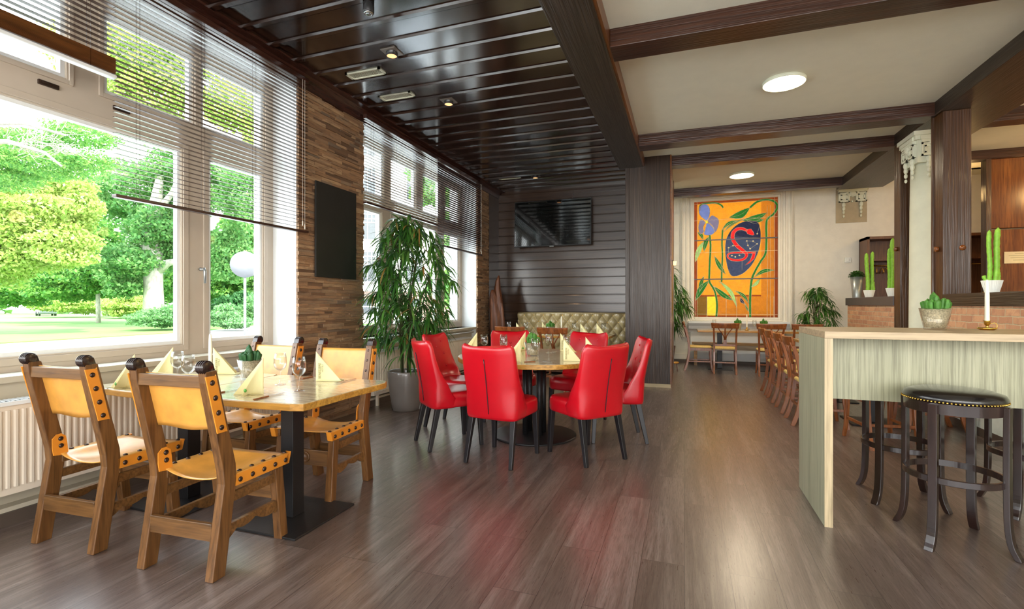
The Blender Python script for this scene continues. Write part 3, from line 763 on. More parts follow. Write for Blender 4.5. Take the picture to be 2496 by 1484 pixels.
# ---- rectangular tables
def wavy_table(x0, x1, y0, y1, cx, label):
    t = thing('dining_table', label, 'table', (cx, (y0+y1)/2, 0), 0, 'wood-topped tables pushed together by the window')
    yc = (y0+y1)/2; pts = []; n = 24
    def edge(a, b, wob):
        for i in range(n):
            u = i/n; pts.append((a[0]+(b[0]-a[0])*u+(wob*math.sin(u*PI*3) if a[0] == b[0] else 0), a[1]+(b[1]-a[1])*u+(wob*math.sin(u*PI*2.6) if a[1] == b[1] else 0)))
    c = .03; X0, X1, Y0, Y1 = x0-cx, x1-cx, y0-yc, y1-yc
    edge((X0+c, Y0), (X1-c, Y0), .009); edge((X1, Y0+c), (X1, Y1-c), .003); edge((X1-c, Y1), (X0+c, Y1), .006); edge((X0, Y1-c), (X0, Y0+c), .002)
    MB().prism([(p[0]*.992, p[1]*.992) for p in pts], 'z', .748, .760).build('tabletop', 'tabletop', t, bevel=.002)
    MB().prism(pts, 'z', .722, .757).build('table_edge', 'table_edge', t, bevel=.004)
    MB().box(-.045, .045, -.045, .045, .012, .722).build('column', 'black_metal', t, bevel=.003)
    MB().box(-.25, .25, -.25, .25, .0, .012).build('base_plate', 'black_metal', t, bevel=.003)
    MB().box(-.2, .2, -.03, .03, .712, .722).build('top_bracket', 'black_metal', t)
    return t
wavy_table(-2.665, -1.775, 1.93, 2.73, -2.19, 'wavy-edged wooden table on black square column, nearest the camera')
wavy_table(-3.37, -2.668, 1.93, 2.73, -3.03, 'wavy-edged wooden table on black column, the one nearer the radiator')

# ---- red upholstered chairs
def sup(cx, cy, a, b, z, n=32, e=3.0, bow=0):
    r = []
    for i in range(n):
        t = 2*PI*i/n; c, s = math.cos(t), math.sin(t)
        x = a*math.copysign(abs(c)**(2/e), c); y = b*math.copysign(abs(s)**(2/e), s)
        r.append((cx+x, cy+y+bow*(x/a)**2, z))
    return r
def red_chair():
    t = thing('red_chair', 'red chair', 'chair')
    # seat cushion
    rings = []
    for z, k in ((.36, .93), (.365, .985), (.38, 1), (.43, 1), (.465, .985), (.483, .93), (.490, .80), (.492, .5)):
        rings.append(sup(0, .025, .232*k, .245*k, z, 36, 4.5))
    MB().loft(rings).build('seat', 'red_leather', t)
    # back shell: deep side wings low down, thin at the top
    rings = []
    tab = [(.352, -.215, -.02, .200), (.358, -.232, .0, .222), (.38, -.238, .01, .232), (.44, -.245, .00, .236), (.50, -.252, -.045, .236), (.56, -.262, -.105, .236), (.62, -.272, -.155, .236),
           (.70, -.287, -.205, .236), (.78, -.304, -.236, .235), (.86, -.322, -.262, .232), (.895, -.332, -.276, .226), (.916, -.334, -.288, .214), (.925, -.327, -.299, .200)]
    for z, yr, yf, hw in tab:
        cy, b = (yr+yf)/2, (yf-yr)/2
        ring = []
        n = 40
        for i in range(n):
            a = 2*PI*i/n; c, s = math.cos(a), math.sin(a); e = 5
            x = hw*math.copysign(abs(c)**(2/e), c); y = b*math.copysign(abs(s)**(2/e), s)
            f = (x/hw)**2
            bow = .045*f*(1 if z > .5 else .6)*min(1, (z-.35)*6)
            zz = z + (.022*f*f if z > .85 else 0)
            if s > .2 and z < .75 and z > .45:   # hollow between the wings in front
                y -= max(0, (yf-yr)-.075)*(1-f**2.5)*.98
            ring.append((x, cy+y+bow, zz))
        rings.append(ring)
    MB().loft(rings).build('backrest', 'red_leather', t)
    m = MB(); pts = [(0, -.2425, .40), (0, -.2475, .44), (0, -.2555, .50), (0, -.2655, .56), (0, -.2755, .62), (0, -.2905, .70), (0, -.3075, .78), (0, -.3185, .83)]
    m.tube(pts, .0035, 6); m.build('back_zip', 'black_leg', t)
    m = MB(); m.tube([(-.19, -.298, .930), (-.1, -.322, .923), (0, -.328, .921), (.1, -.322, .923), (.19, -.298, .930)], .003, 6); m.build('piping', 'red_leather', t)
    def yfront(z, x):
        for k in range(len(tab)-1):
            if tab[k][0] <= z <= tab[k+1][0]:
                q = (z-tab[k][0])/(tab[k+1][0]-tab[k][0]); yf = tab[k][2]+(tab[k+1][2]-tab[k][2])*q; yr = tab[k][1]+(tab[k+1][1]-tab[k][1])*q
                f = (x/.235)**2
                return (yf-(max(0, (yf-yr)-.075)*(1-f**2.5)*.98 if .45 < z < .75 else 0))+.045*f
    B = [(-.11, .86), (.11, .86), (0, .80), (-.11, .73), (.11, .73), (0, .66), (-.11, .60), (.11, .60)]
    for x, z in B: MB().sph((x, yfront(z, x)+.003, z), .011, 10, 6, (1, .7, 1)).build('button', 'red_leather', t)
    m = MB()
    for i, j in ((0, 2), (1, 2), (2, 3), (2, 4), (3, 5), (4, 5), (5, 6), (5, 7)):
        (xa, za), (xb, zb) = B[i], B[j]
        m.tube([(xa+(xb-xa)*q, yfront(za+(zb-za)*q, xa+(xb-xa)*q)+.0005, za+(zb-za)*q) for q in (0, .25, .5, .75, 1)], .0018, 5)
    m.build('tuft_seams', 'red_leather', t)
    for s in (-1, 1):
        MB().bar((s*.205, .225, 0), (s*.195, .205, .37), .030, .030, .045, .045).build('leg', 'black_leg', t, bevel=.003)
        MB().bar((s*.200, -.255, 0), (s*.185, -.175, .37), .028, .030, .045, .045).build('leg', 'black_leg', t, bevel=.003)
    return t
RC = Proto(red_chair()); G = 'red leather chairs around the round table'
def face(x, y, fx, fy): return math.atan2(-fx, fy)
RC.place((-1.40, 3.79, 0), math.radians(-7.6), 'red leather chair with zipped back to us, centre front of the round table', G)
RC.place((-.775, 4.075, 0), math.radians(50), 'red leather chair front right of the round table, seat pointing left', G)
RC.place((-2.01, 4.04, 0), math.radians(-43), 'red leather chair front left of the round table, nearest the grey floor pot', G)
RC.place((-.615, 4.70, 0), math.radians(106), 'red chair at the right end of the round table, its buttoned inner back showing', G)
RC.place((-2.24, 4.66, 0), math.radians(-92), 'red chair with dark buttoned back behind the front left one, near the radiator rail', G)
RC.place((-1.82, 5.27, 0), math.radians(-152), 'red chair at the back left of the round table, in front of the driftwood', G)
RC.place((-1.08, 5.22, 0), math.radians(162), 'red buttoned chair at the back right of the round table, facing us', G)

# ---- round table
rt = thing('round_table', 'round wooden table laid for dinner on a black disc base', 'table', (-1.36, 4.55, 0))
pts = [((.735+.006*math.sin(5*a)+.004*math.sin(11*a+1))*math.cos(a), (.735+.006*math.sin(5*a)+.004*math.sin(11*a+1))*math.sin(a)) for a in [2*PI*i/96 for i in range(96)]]
MB().prism([(p[0]*.994, p[1]*.994) for p in pts], 'z', .748, .760).build('tabletop', 'tabletop', rt)
MB().prism(pts, 'z', .718, .757).build('table_edge', 'table_edge', rt, bevel=.004)
MB().lathe([(.40, 0), (.40, .012), (.385, .016), (.0, .017)], 64).build('base_plate', 'black_metal', rt)
for a in (45, 135, 225, 315):
    x, y = .10*math.cos(math.radians(a)), .10*math.sin(math.radians(a))
    MB().lathe([(.026, .016), (.026, .71)], 16, (x, y, 0)).build('pole', 'black_metal', rt)
MB().box(-.3, .3, -.03, .03, .706, .718).box(-.03, .03, -.3, .3, .706, .718).build('top_bracket', 'black_metal', rt)

# ---- cherry-wood dining chair with curved splat
def smooth3(pts, k=3):
    out = []; n = len(pts)
    for i in range(n-1):
        p0, p1, p2, p3 = pts[max(i-1, 0)], pts[i], pts[i+1], pts[min(i+2, n-1)]
        for j in range(k):
            t = j/k
            out.append(tuple(.5*((2*p1[a])+(-p0[a]+p2[a])*t+(2*p0[a]-5*p1[a]+4*p2[a]-p3[a])*t*t+(-p0[a]+3*p1[a]-3*p2[a]+p3[a])*t**3) for a in (0, 1, 2)))
    out.append(pts[-1]); return out
def dining_chair():
    t = thing('dining_chair', 'dining chair', 'chair')
    for s in (-1, 1):
        pts = [(s*.185, -.275, 0), (s*.182, -.225, .15), (s*.18, -.195, .35), (s*.18, -.195, .46), (s*.183, -.215, .62), (s*.188, -.255, .78), (s*.192, -.29, .86)]
        m = MB().pbar(smooth3(pts, 3), .032, .038)
        m.build('leg', 'cherry', t, bevel=.003)
        fp = [(s*.195, .215, 0), (s*.185, .20, .10), (s*.18, .185, .3), (s*.18, .185, .43)]
        m = MB().pbar(fp, [.028, .030, .034, .038], [.028, .030, .034, .038])
        m.build('leg', 'cherry', t, bevel=.003)
        MB().box(s*.18-.009, s*.18+.009, -.20, .18, .17, .195).build('side_stretcher', 'cherry', t, bevel=.002)
        MB().box(s*.18-.012, s*.18+.012, -.19, .18, .385, .435).build('seat_rail', 'cherry', t)
    MB().box(-.17, .17, -.225, -.207, .19, .215).build('rear_stretcher', 'cherry', t, bevel=.002)
    MB().box(-.17, .17, .176, .196, .385, .435).build('seat_rail', 'cherry', t)
    rings = [sup(0, -.0, .205*k, .205*k, z, 28, 6) for z, k in ((.437, .97), (.442, 1), (.456, 1), (.465, .96), (.468, .7))]
    MB().loft(rings).build('seat', 'rush', t)
    def tr(u, v):
        a = (u-.5)*2; z = .825+v*.095-.006*(1-a*a)*(1 if v > .5 else 0)
        return (a*(.222+.012*v), -.262-.22*(z-.80)-.035*(1-a*a), z)
    MB().grid(tr, 16, 4).build('top_rail', 'cherry', t, solid=.022, bevel=.003)
    MB().box(-.17, .17, -.222, -.205, .50, .535).build('lower_rail', 'cherry', t, bevel=.002)
    def yb(z): return -.213-.22*max(0, z-.55)
    m = MB().prism([(-.032, .53), (.032, .53), (.024, .64), (-.024, .64)], 'y', -.228, -.214)
    for s in (-1, 0, 1):
        p = [(s*.012, .62), (s*.022, .68), (s*.055, .74), (s*.10, .80), (s*.115, .83)]
        m.tube([(x, yb(z)-.012, z) for x, z in p], [.010, .009, .009, .009, .012] if s else [.011, .012, .015, .014, .012], 8)
    m.build('splat', 'cherry', t)
    return t
DC = Proto(dining_chair())
G2 = 'cherry-wood dining chairs'
DC.place((.28, 10.08, 0), math.radians(-90), 'cherry-wood chair seen side-on at the left end of the table below the stained glass', G2)
DC.place((.70, 9.87, 0), math.radians(-2), 'cherry-wood chair with its back to us, centred below the stained glass', G2)
DC.place((1.42, 9.75, 0), math.radians(-2), 'cherry-wood chair under the right edge of the stained glass, just left of the long row', G2)
DC.place((1.95, 9.75, 0), 0, 'cherry-wood chair behind the row, nearest the right-hand plant', G2)
for y, lb in ((7.78, 'farthest chair of the row running along the aisle'), (7.20, 'second farthest chair of the row along the aisle'), (6.56, 'second nearest chair of the row along the aisle'), (5.95, 'chair of the aisle row closest to the oak bar end panel')):
    DC.place((1.33, y, 0), math.radians(-90), 'cherry-wood '+lb, G2)
DC.place((1.66, 5.30, 0), math.radians(8), 'cherry-wood chair whose legs show under the bar, left of the stools', G2)
DC.place((2.29, 6.05, 0), math.radians(90), 'cherry-wood chair partly hidden behind the bar stools, by the marble base', G2)
DC.place((2.29, 6.75, 0), math.radians(90), 'cherry-wood chair at the far side of the long table, behind the bar', G2)
DC.place((-2.50, 7.30, 0), math.radians(3), 'cherry-wood chair with its back to us, left one in front of the tufted bench', G2)
DC.place((-1.78, 7.18, 0), math.radians(-3), 'cherry-wood chair with its back to us, right one in front of the tufted bench', G2)

# ---- other tables
def plain_table(cx, cy, w_, d_, label, cols):
    t = thing('dining_table', label, 'table', (cx, cy, 0))
    MB().box(-w_/2+.004, w_/2-.004, -d_/2+.004, d_/2-.004, .745, .760).build('tabletop', 'tabletop', t, bevel=.003)
    MB().box(-w_/2, w_/2, -d_/2, d_/2, .722, .756).build('table_edge', 'table_edge', t, bevel=.004)
    for a, b in cols:
        MB().box(a-.045, a+.045, b-.045, b+.045, .012, .722).build('column', 'black_metal', t, bevel=.003)
        MB().box(a-.22, a+.22, b-.22, b+.22, 0, .012).build('base_plate', 'black_metal', t, bevel=.003)
plain_table(1.10, 10.42, 1.72, .70, 'wooden table on a black column under the stained glass', [(-.45, 0), (.45, 0)])
plain_table(-2.05, 7.95, 1.94, .76, 'wooden table between the tufted bench and the cherry-wood chairs', [(-.5, 0), (.5, 0)])
plain_table(1.86, 6.20, .74, 1.28, 'wooden table behind the oak bar, its near half', [(0, 0)])
plain_table(1.86, 7.52, .74, 1.28, 'wooden table behind the oak bar, its far half', [(0, 0)])
# wall bench under the stained glass
t = thing('wooden_bench', 'low pale wooden bench against the ledge under the stained glass', 'bench', (1.0, 10.95, 0))
MB().box(-.85, .85, -.16, .12, .43, .47).build('seat', 'table_edge', t, bevel=.004)
MB().box(-.80, .80, -.12, -.09, .33, .43).build('front_board', 'laminate_h', t)
for x in (-.78, .78): MB().box(x-.03, x+.03, -.12, .1, 0, .43).build('leg', 'table_edge', t)

# ---- tufted bench
t = thing('tufted_bench', 'long beige leather bench with diamond-tufted back below the television', 'bench', (-2.0, 9.2, 0))
X0, X1, Z0, Z1 = -1.08, 1.13, .44, 1.095
def tuft(u, v):
    x = X0+(X1-X0)*u; z = Z0+(Z1-.02-Z0)*v
    p = x/.19+(z-1.045)/.25; q = x/.19-(z-1.045)/.25
    h = (abs(math.sin(PI*p))*abs(math.sin(PI*q)))**.42
    return (x, -.055*h+.0, z)
m = MB().grid(tuft, 200, 60)
m.build('backrest', 'bench_leather', t)
m = MB().box(X0, X1, .0, .13, Z0, Z1-.02); m.tube([(X0, .01, Z1-.022), (X1, .01, Z1-.022)], .028, 10); m.build('back_frame', 'bench_leather', t)
btn = []
for j in range(-6, 3):
    for i in range(-14, 16):
        x = i*.095; 
        if (i+j) % 2: continue
        z = 1.045+j*.125
        if X0+.02 < x < X1-.02 and .5 < z < 1.08: btn.append((x, z))
for x, z in btn: MB().sph((x, -.006, z), .011, 8, 5, (1, .6, 1)).build('button', 'brass', t)
rings = [sup(.025, -.30, 1.10*k, .27*k, z, 40, 10) for z, k in ((.30, .99), (.31, 1), (.42, 1), (.445, .99), (.45, .95))]
MB().loft(rings).build('seat', 'bench_leather', t)
MB().box(-1.03, 1.08, -.52, .1, .03, .30).build('plinth', 'closet', t)

# ---- oak bar
t = thing('bar_counter', 'high pale oak-look bar counter with solid end panel', 'bar', (.745, 3.2, 0))
MB().box(0, 1.80, 0, .66, 1.060, 1.099).build('countertop', 'laminate_h', t, bevel=.0015)
MB().box(0, .040, .002, .658, 0, 1.0595).build('end_panel', 'laminate_v', t)
MB().box(-.0005, .0405, -.0012, .0018, 0, 1.0595).build('edge_strip', 'laminate_e', t)
MB().box(1.76, 1.80, .002, .658, 0, 1.0595).build('end_panel', 'laminate_v', t)
MB().box(.040, 1.76, .33, .352, .67, 1.0595).build('apron', 'laminate_v', t)

# ---- bar stools
def stool():
    t = thing('bar_stool', 'bar stool', 'stool')
    MB().lathe([(.200, .745), (.212, .752), (.216, .765), (.205, .785), (.16, .800), (.08, .806), (0, .807)], 48).build('seat', 'black_leather', t)
    m = MB()
    for i in range(84):
        a = 2*PI*i/84; m.sph((.2135*math.cos(a), .2135*math.sin(a), .752), .0055, 6, 4)
    m.build('nail_trim', 'brass', t)
    m = MB().lathe([(.196, .690), (.206, .690), (.208, .745), (.196, .745)], 96, cap=False).lathe([(0.0, .744), (.206, .744)], 96, cap=False); m.sm = [False]*len(m.f); m.build('seat_ring', 'stool_wood', t)
    m = MB().lathe([(.198, .335), (.209, .335), (.212, .338), (.212, .366), (.209, .369), (.198, .369), (.198, .335)], 96, cap=False); m.sm = [False]*len(m.f); m.build('foot_ring', 'stool_wood', t)
    for k in range(4):
        a = PI/4+k*PI/2; dx, dy = math.cos(a), math.sin(a)
        prof = [(.262, 0), (.237, .05), (.224, .11), (.218, .20), (.216, .35), (.216, .60), (.218, .74)]
        m = MB().pbar(smooth3([(dx*p[0], dy*p[0], p[1]) for p in prof], 3), .040, .026, up=(dx, dy, 0))
        m.build('leg', 'stool_wood', t, bevel=.003)
    return t
ST = Proto(stool()); G = 'dark wooden bar stools'
ST.place((1.35, 3.255, 0), math.radians(2), 'dark wooden bar stool with black seat in front of the bar, nearest the camera', G)
ST.place((1.32, 3.84, 0), math.radians(-3), 'dark bar stool beyond the bar, legs seen left of the near stool', G)
ST.place((2.0, 3.86, 0), 0, 'dark bar stool at the right picture edge, mostly hidden behind the near stool', G)

# ================================================================== COUNTER, POSTS, COLUMN
t = thing('brick_counter', 'long brick counter with dark wooden top and marble foot', 'counter', (2.66, 7, 0))
MB().box(.0, .42, -2.9, -.42, .80, 1.235).build('brickwork', 'brick', t); MB().box(.0, .42, .94, 2.95, .80, 1.235).build('brickwork', 'brick', t)
MB().box(-.01, .43, -2.92, -.41, .08, .80).build('marble_foot', 'marble', t); MB().box(-.01, .43, .93, 2.97, .08, .80).build('marble_foot', 'marble', t)
MB().box(-.015, .44, -2.92, -.41, 0, .08).build('skirting', 'plinth', t); MB().box(-.015, .44, .93, 2.97, 0, .08).build('skirting', 'plinth', t)
MB().box(-.02, .50, -2.94, -.41, 1.235, 1.362).build('countertop', 'beam_y', t, bevel=.006)
MB().box(-.02, .50, 0.93, 3.0, 1.235, 1.362).build('countertop', 'slab_dark', t, bevel=.006)
m = MB()
for k in range(4): m.box(-.0125, -.0095, -2.9+k*.64, -2.897+k*.64, .08, .80)
m.box(-.0125, -.0095, -2.9, -.42, .44, .443); m.build('marble_joints', 'stone_white', t)
o = struct('wall_post_1', MB().box(2.65, 2.90, 6.60, 6.80, 0, ZB).box(2.635, 2.66, 6.80, 6.84, 0, ZB), 'post_z', 'square dark brown post beside the white column', bevel=.006)
struct('wall_post_2', MB().box(2.65, 2.79, 7.72, 7.92, 0, ZB), 'post_z', 'thin dark brown post', bevel=.004)
m = MB()
for y, z in ((6.70, 1.86),): m.lathe([(.03, 0), (.03, .03), (.022, .036)], 14, (2.615, y, z), axis='x')
m.lathe([(.028, 0), (.028, .03)], 14, (2.62, 7.82, 1.98), axis='x')
m.lathe([(.03, 0), (.03, .012)], 14, (2.82, 6.59, 1.86), axis='y')
struct('trim_15', m, 'door_panel', 'round wooden pegs in the posts')
# white column with carved capital
def capital(m, hw, d, zt, s=1.0):
    """relief on the plane y=0 facing -y, centred x=0, top at zt"""
    m.box(-hw-.02*s, hw+.02*s, -d, 0, zt-.05*s, zt).box(-hw, hw, -d*.85, 0, zt-.09*s, zt-.05*s)
    for q in (-1, 1):
        cx = q*(hw-.09*s)
        for a in (.090, .052):
            t_ = .020*s; y0 = -d*.80
            a *= s; cz = zt-.19*s
            m.box(cx-a, cx+a, y0, -.001, cz+a-t_, cz+a).box(cx-a, cx+a, y0, -.001, cz-a, cz-a+t_).box(cx-a, cx-a+t_, y0, -.001, cz-a, cz+a).box(cx+a-t_, cx+a, y0, -.001, cz-a, cz+a)
        m.box(cx-.092*s, cx+.092*s, -d*.62, 0, zt-.28*s, zt-.10*s)
        for k in range(4): m.sph((cx, -d*.4, zt-(.33+.075*k)*s), (.048-.007*k)*s, 10, 6, (.75, .7, 1.1))
    for k in range(7):
        a = PI*k/6; m.sph((math.cos(a)*.085*s, -d*.5, zt-.10*s-math.sin(a)*.06*s), .030*s, 8, 5)
    m.sph((0, -d*.45, zt-.12*s), .075*s, 12, 8, (1, .7, .8))
    m.sph((0, -d*.35, zt-.27*s), .022*s, 8, 5)
t = thing('white_column', 'white round column with carved square capital beside the dark post', 'column', (2.88, 7.50, 0))
MB().lathe([(.215, 0), (.212, .4), (.205, 1.4), (.198, 2.4), (.190, 3.0)], 40).build('shaft', 'stone_white', t)
m = MB().box(-.20, .20, -.20, .20, 2.98, 3.30)
m.box(-.235, .235, -.235, .235, 3.25, 3.30).box(-.255, .255, -.255, .255, 3.30, 3.35)
cm = MB(); capital(cm, .17, .06, .0, .85)
for k in range(4):
    mt = Matrix.Rotation(k*PI/2, 4, 'Z') @ Matrix.Translation((0, -.19, 3.29))
    m.add(cm.v, cm.f, False, mt)
m.build('capital', 'stone_white', t)
t = thing('wall_capital', 'carved plaster capital with square spirals set in the end wall', 'wall relief', (3.09, YF, 3.53))
MB().box(-.27, .25, -.012, 0, -.68, -.02).build('backing', 'stone_tan', t)
m = MB(); capital(m, .235, .10, 0, 1.0); m.build('carving', 'stone_white', t)

# wardrobe niche beyond the counter
t = thing('wardrobe', 'open brown cloakroom wardrobe with hat shelf against the end wall', 'wardrobe', (3.21, 10.84, 0))
m = MB().box(0, .04, 0, .45, 0, 2.51).box(0, 2.9, 0, .45, 2.46, 2.51).box(0, 2.9, .42, .45, 0, 2.5).box(2.86, 2.9, 0, .45, 0, 2.5); m.build('carcass', 'closet', t)
MB().box(.04, 2.86, .02, .42, 2.06, 2.09).build('hat_shelf', 'closet', t)
MB().tube([(.04, .2, 1.98), (2.86, .2, 1.98)], .014, 8).build('clothes_rail', 'brass', t)
hg = MB(); hg.tube([(0, 0, .03), (.0, .012, .045), (0, .0, .058), (0, -.01, .05)], .003, 5); hg.tube([(0, -.16, -.09), (0, -.08, -.03), (0, 0, .0), (0, .08, -.03), (0, .16, -.09)], .010, 6); hg.tube([(0, 0, 0), (0, 0, .03)], .003, 5)
hp = thing('clothes_hanger', 'hanger', 'hanger'); hg.build('hanger_body', 'table_edge', hp)
HP = Proto(hp)
for k in range(12):
    HP.place((3.33+k*.085+R.uniform(-.02, .02), 11.04, 1.935), R.uniform(-.35, .35), 'light wooden clothes hanger on the rail of the open wardrobe', 'wooden hangers in the wardrobe')
# brown panel and shelf wall of the side room
struct('wall_side', MB().box(4.22, XR, 9.12, 9.2, 2.36, ZB+.02).box(4.22, XR, 9.14, 9.2, 0, 2.34), 'door_panel', 'tall red-brown wooden panelling', bevel=.004)
struct('trim_16', MB().box(4.16, 4.22, 9.08, 9.22, 0, ZB+.02), 'post_z', 'dark upright beside the brown panelling')
n_ = MB().box(-.17, .17, -.006, 0, -.085, .085); n_ = n_.build('notice', 'paper')
tag(n_, 'small cream notice pinned to the brown panelling at the right picture edge', 'notice'); n_.location = (4.56, 9.135, 1.93)
m = MB()
for k, (a, b) in enumerate(((-.05, .05), (-.12, .12), (-.10, .11), (-.07, .06))): m.box(a, b, -.0075, -.006, .055-k*.032, .060-k*.032)
m.build('printed_lines', 'ink', n_)
tag(MB().box(-.05, .05, -.03, 0, -.05, .05).box(-.035, .02, -.045, -.03, -.03, .03).build('thermostat', 'pot_white', bevel=.004, loc=(3.02, YF, 2.12)), 'small white thermostat on the end wall beside the wardrobe', 'thermostat')

# ================================================================== WALL AND CEILING FIXTURES
t = thing('television', 'flat black television tilted on the dark board wall', 'television', (-2.42, 9.27, 2.83), 0)
t.rotation_euler = (math.radians(-3), 0, 0)
MB().box(-.765, .765, 0, .035, -.45, .45).build('casing', 'bezel', t, bevel=.006)
MB().box(-.752, .752, -.003, .0, -.435, .438).build('screen', 'screen', t)
MB().box(-.04, .04, -.004, .01, -.462, -.449).build('logo_lip', 'grey_metal', t)
MB().box(-.2, .2, .035, .13, -.15, .15).build('wall_mount', 'black_metal', t)
MB().box(.40, .404, .06, .064, .45, .62).build('cable', 'bezel', t)
t = tag(MB().box(WX+.028, WX+.048, 4.10, 4.756, 1.535, 2.52).build('blackboard', 'slate', bevel=.003), 'plain black board hanging on the stone pillar', 'board')
def spot(x, y, label):
    t = thing('ceiling_spotlight', label, 'spotlight', (x, y, ZC), 0, 'square spotlights in the boarded ceiling')
    MB().box(-.075, .075, -.075, .075, -.010, 0).build('cover_plate', 'pot_taupe', t, bevel=.002)
    MB().lathe([(.052, 0), (.052, -.045), (.045, -.045), (.045, -.02)], 28, cap=False).build('lamp_ring', 'bezel', t)
    MB().lathe([(.0, -.040), (.045, -.040)], 28, cap=False).build('lamp_glass', 'spot_glow', t)
    l = bpy.data.lights.new('spot', 'SPOT'); l.energy = 16; l.color = (1, .62, .32); l.spot_size = 1.5; l.spot_blend = .6; l.shadow_soft_size = .04
    o = bpy.data.objects.new('spot_light', l); COL.objects.link(o); o.location = (x, y, ZC-.06)
spot(-2.50, 3.86, 'square ceiling spotlight nearest the camera, beside the larger vent')
spot(-2.50, 5.00, 'square ceiling spotlight in the middle, past the second vent')
spot(-2.50, 8.42, 'square ceiling spotlight farthest away, above the television')
def vent(x, y, label):
    t = thing('ceiling_vent', label, 'vent', (x, y, ZC), 0, 'slotted vents in the boarded ceiling')
    m = MB().box(-.20, .20, -.065, -.048, -.012, 0).box(-.20, .20, .048, .065, -.012, 0).box(-.20, -.175, -.065, .065, -.012, 0).box(.175, .20, -.065, .065, -.012, 0); m.build('frame', 'stone_white', t)
    m = MB()
    for k in range(22): m.box(-.172+k*.0162, -.166+k*.0162, -.048, .048, -.006, -.002)
    m.build('slats', 'stone_white', t); MB().box(-.175, .175, -.048, .048, -.002, 0).build('backing', 'gap', t)
vent(-2.98, 4.14, 'white slotted ceiling vent nearest the camera'); vent(-2.98, 4.70, 'second white slotted ceiling vent, beyond the nearest one'); vent(-2.98, 8.40, 'small pale vent at the far end of the boarded ceiling')
t = thing('smoke_detector', 'black cylindrical ceiling detector with silver end near the top of the picture', 'detector', (-2.25, 3.16, ZC))
MB().lathe([(.042, 0), (.042, -.085), (.040, -.09)], 24).build('housing', 'bezel', t)
MB().lathe([(.036, -.09), (.036, -.097), (.02, -.101), (.012, -.096), (0, -.096)], 24).build('sensor', 'steel', t)
def lamp(x, y, label):
    t = thing('ceiling_lamp', label, 'ceiling lamp', (x, y, ZW), 0, 'round flat ceiling lamps')
    MB().lathe([(.19, 0), (.196, -.004), (.197, -.030), (.190, -.036)], 48, cap=False).build('rim', 'stone_white', t)
    MB().lathe([(.19, -.034), (.15, -.040), (0, -.041)], 48).build('diffuser', 'lamp_glow', t)
    area('lamp_light', (x, y, ZW-.06), (x, y, 0), .34, .34, 44, (1, .84, .60))
lamp(.945, 5.58, 'large round white ceiling lamp, the nearer one'); lamp(.935, 9.35, 'round white ceiling lamp farther away, in front of the stained glass')
# lamps of the side room, out of view above the counter
for x, y, e in ((4.6, 6.0, 40), (5.3, 8.0, 32), (4.2, 9.9, 16)):
    l = bpy.data.lights.new('side_lamp', 'POINT'); l.energy = e; l.color = (1, .62, .24); l.shadow_soft_size = .12
    o = bpy.data.objects.new('side_room_lamp', l); COL.objects.link(o); o.location = (x, y, 3.0)
t = thing('wall_sconce', 'small glowing wall lamp on the edge of the dark pillar', 'wall lamp', (-.185, 8.2, 1.9))
MB().box(0, .02, -.03, .03, -.03, .05).build('backplate', 'stud', t)
MB().lathe([(.02, -.03), (.032, .03), (.030, .03), (.018, -.03)], 12, (.04, 0, 0)).build('shade', 'sconce_glow', t)

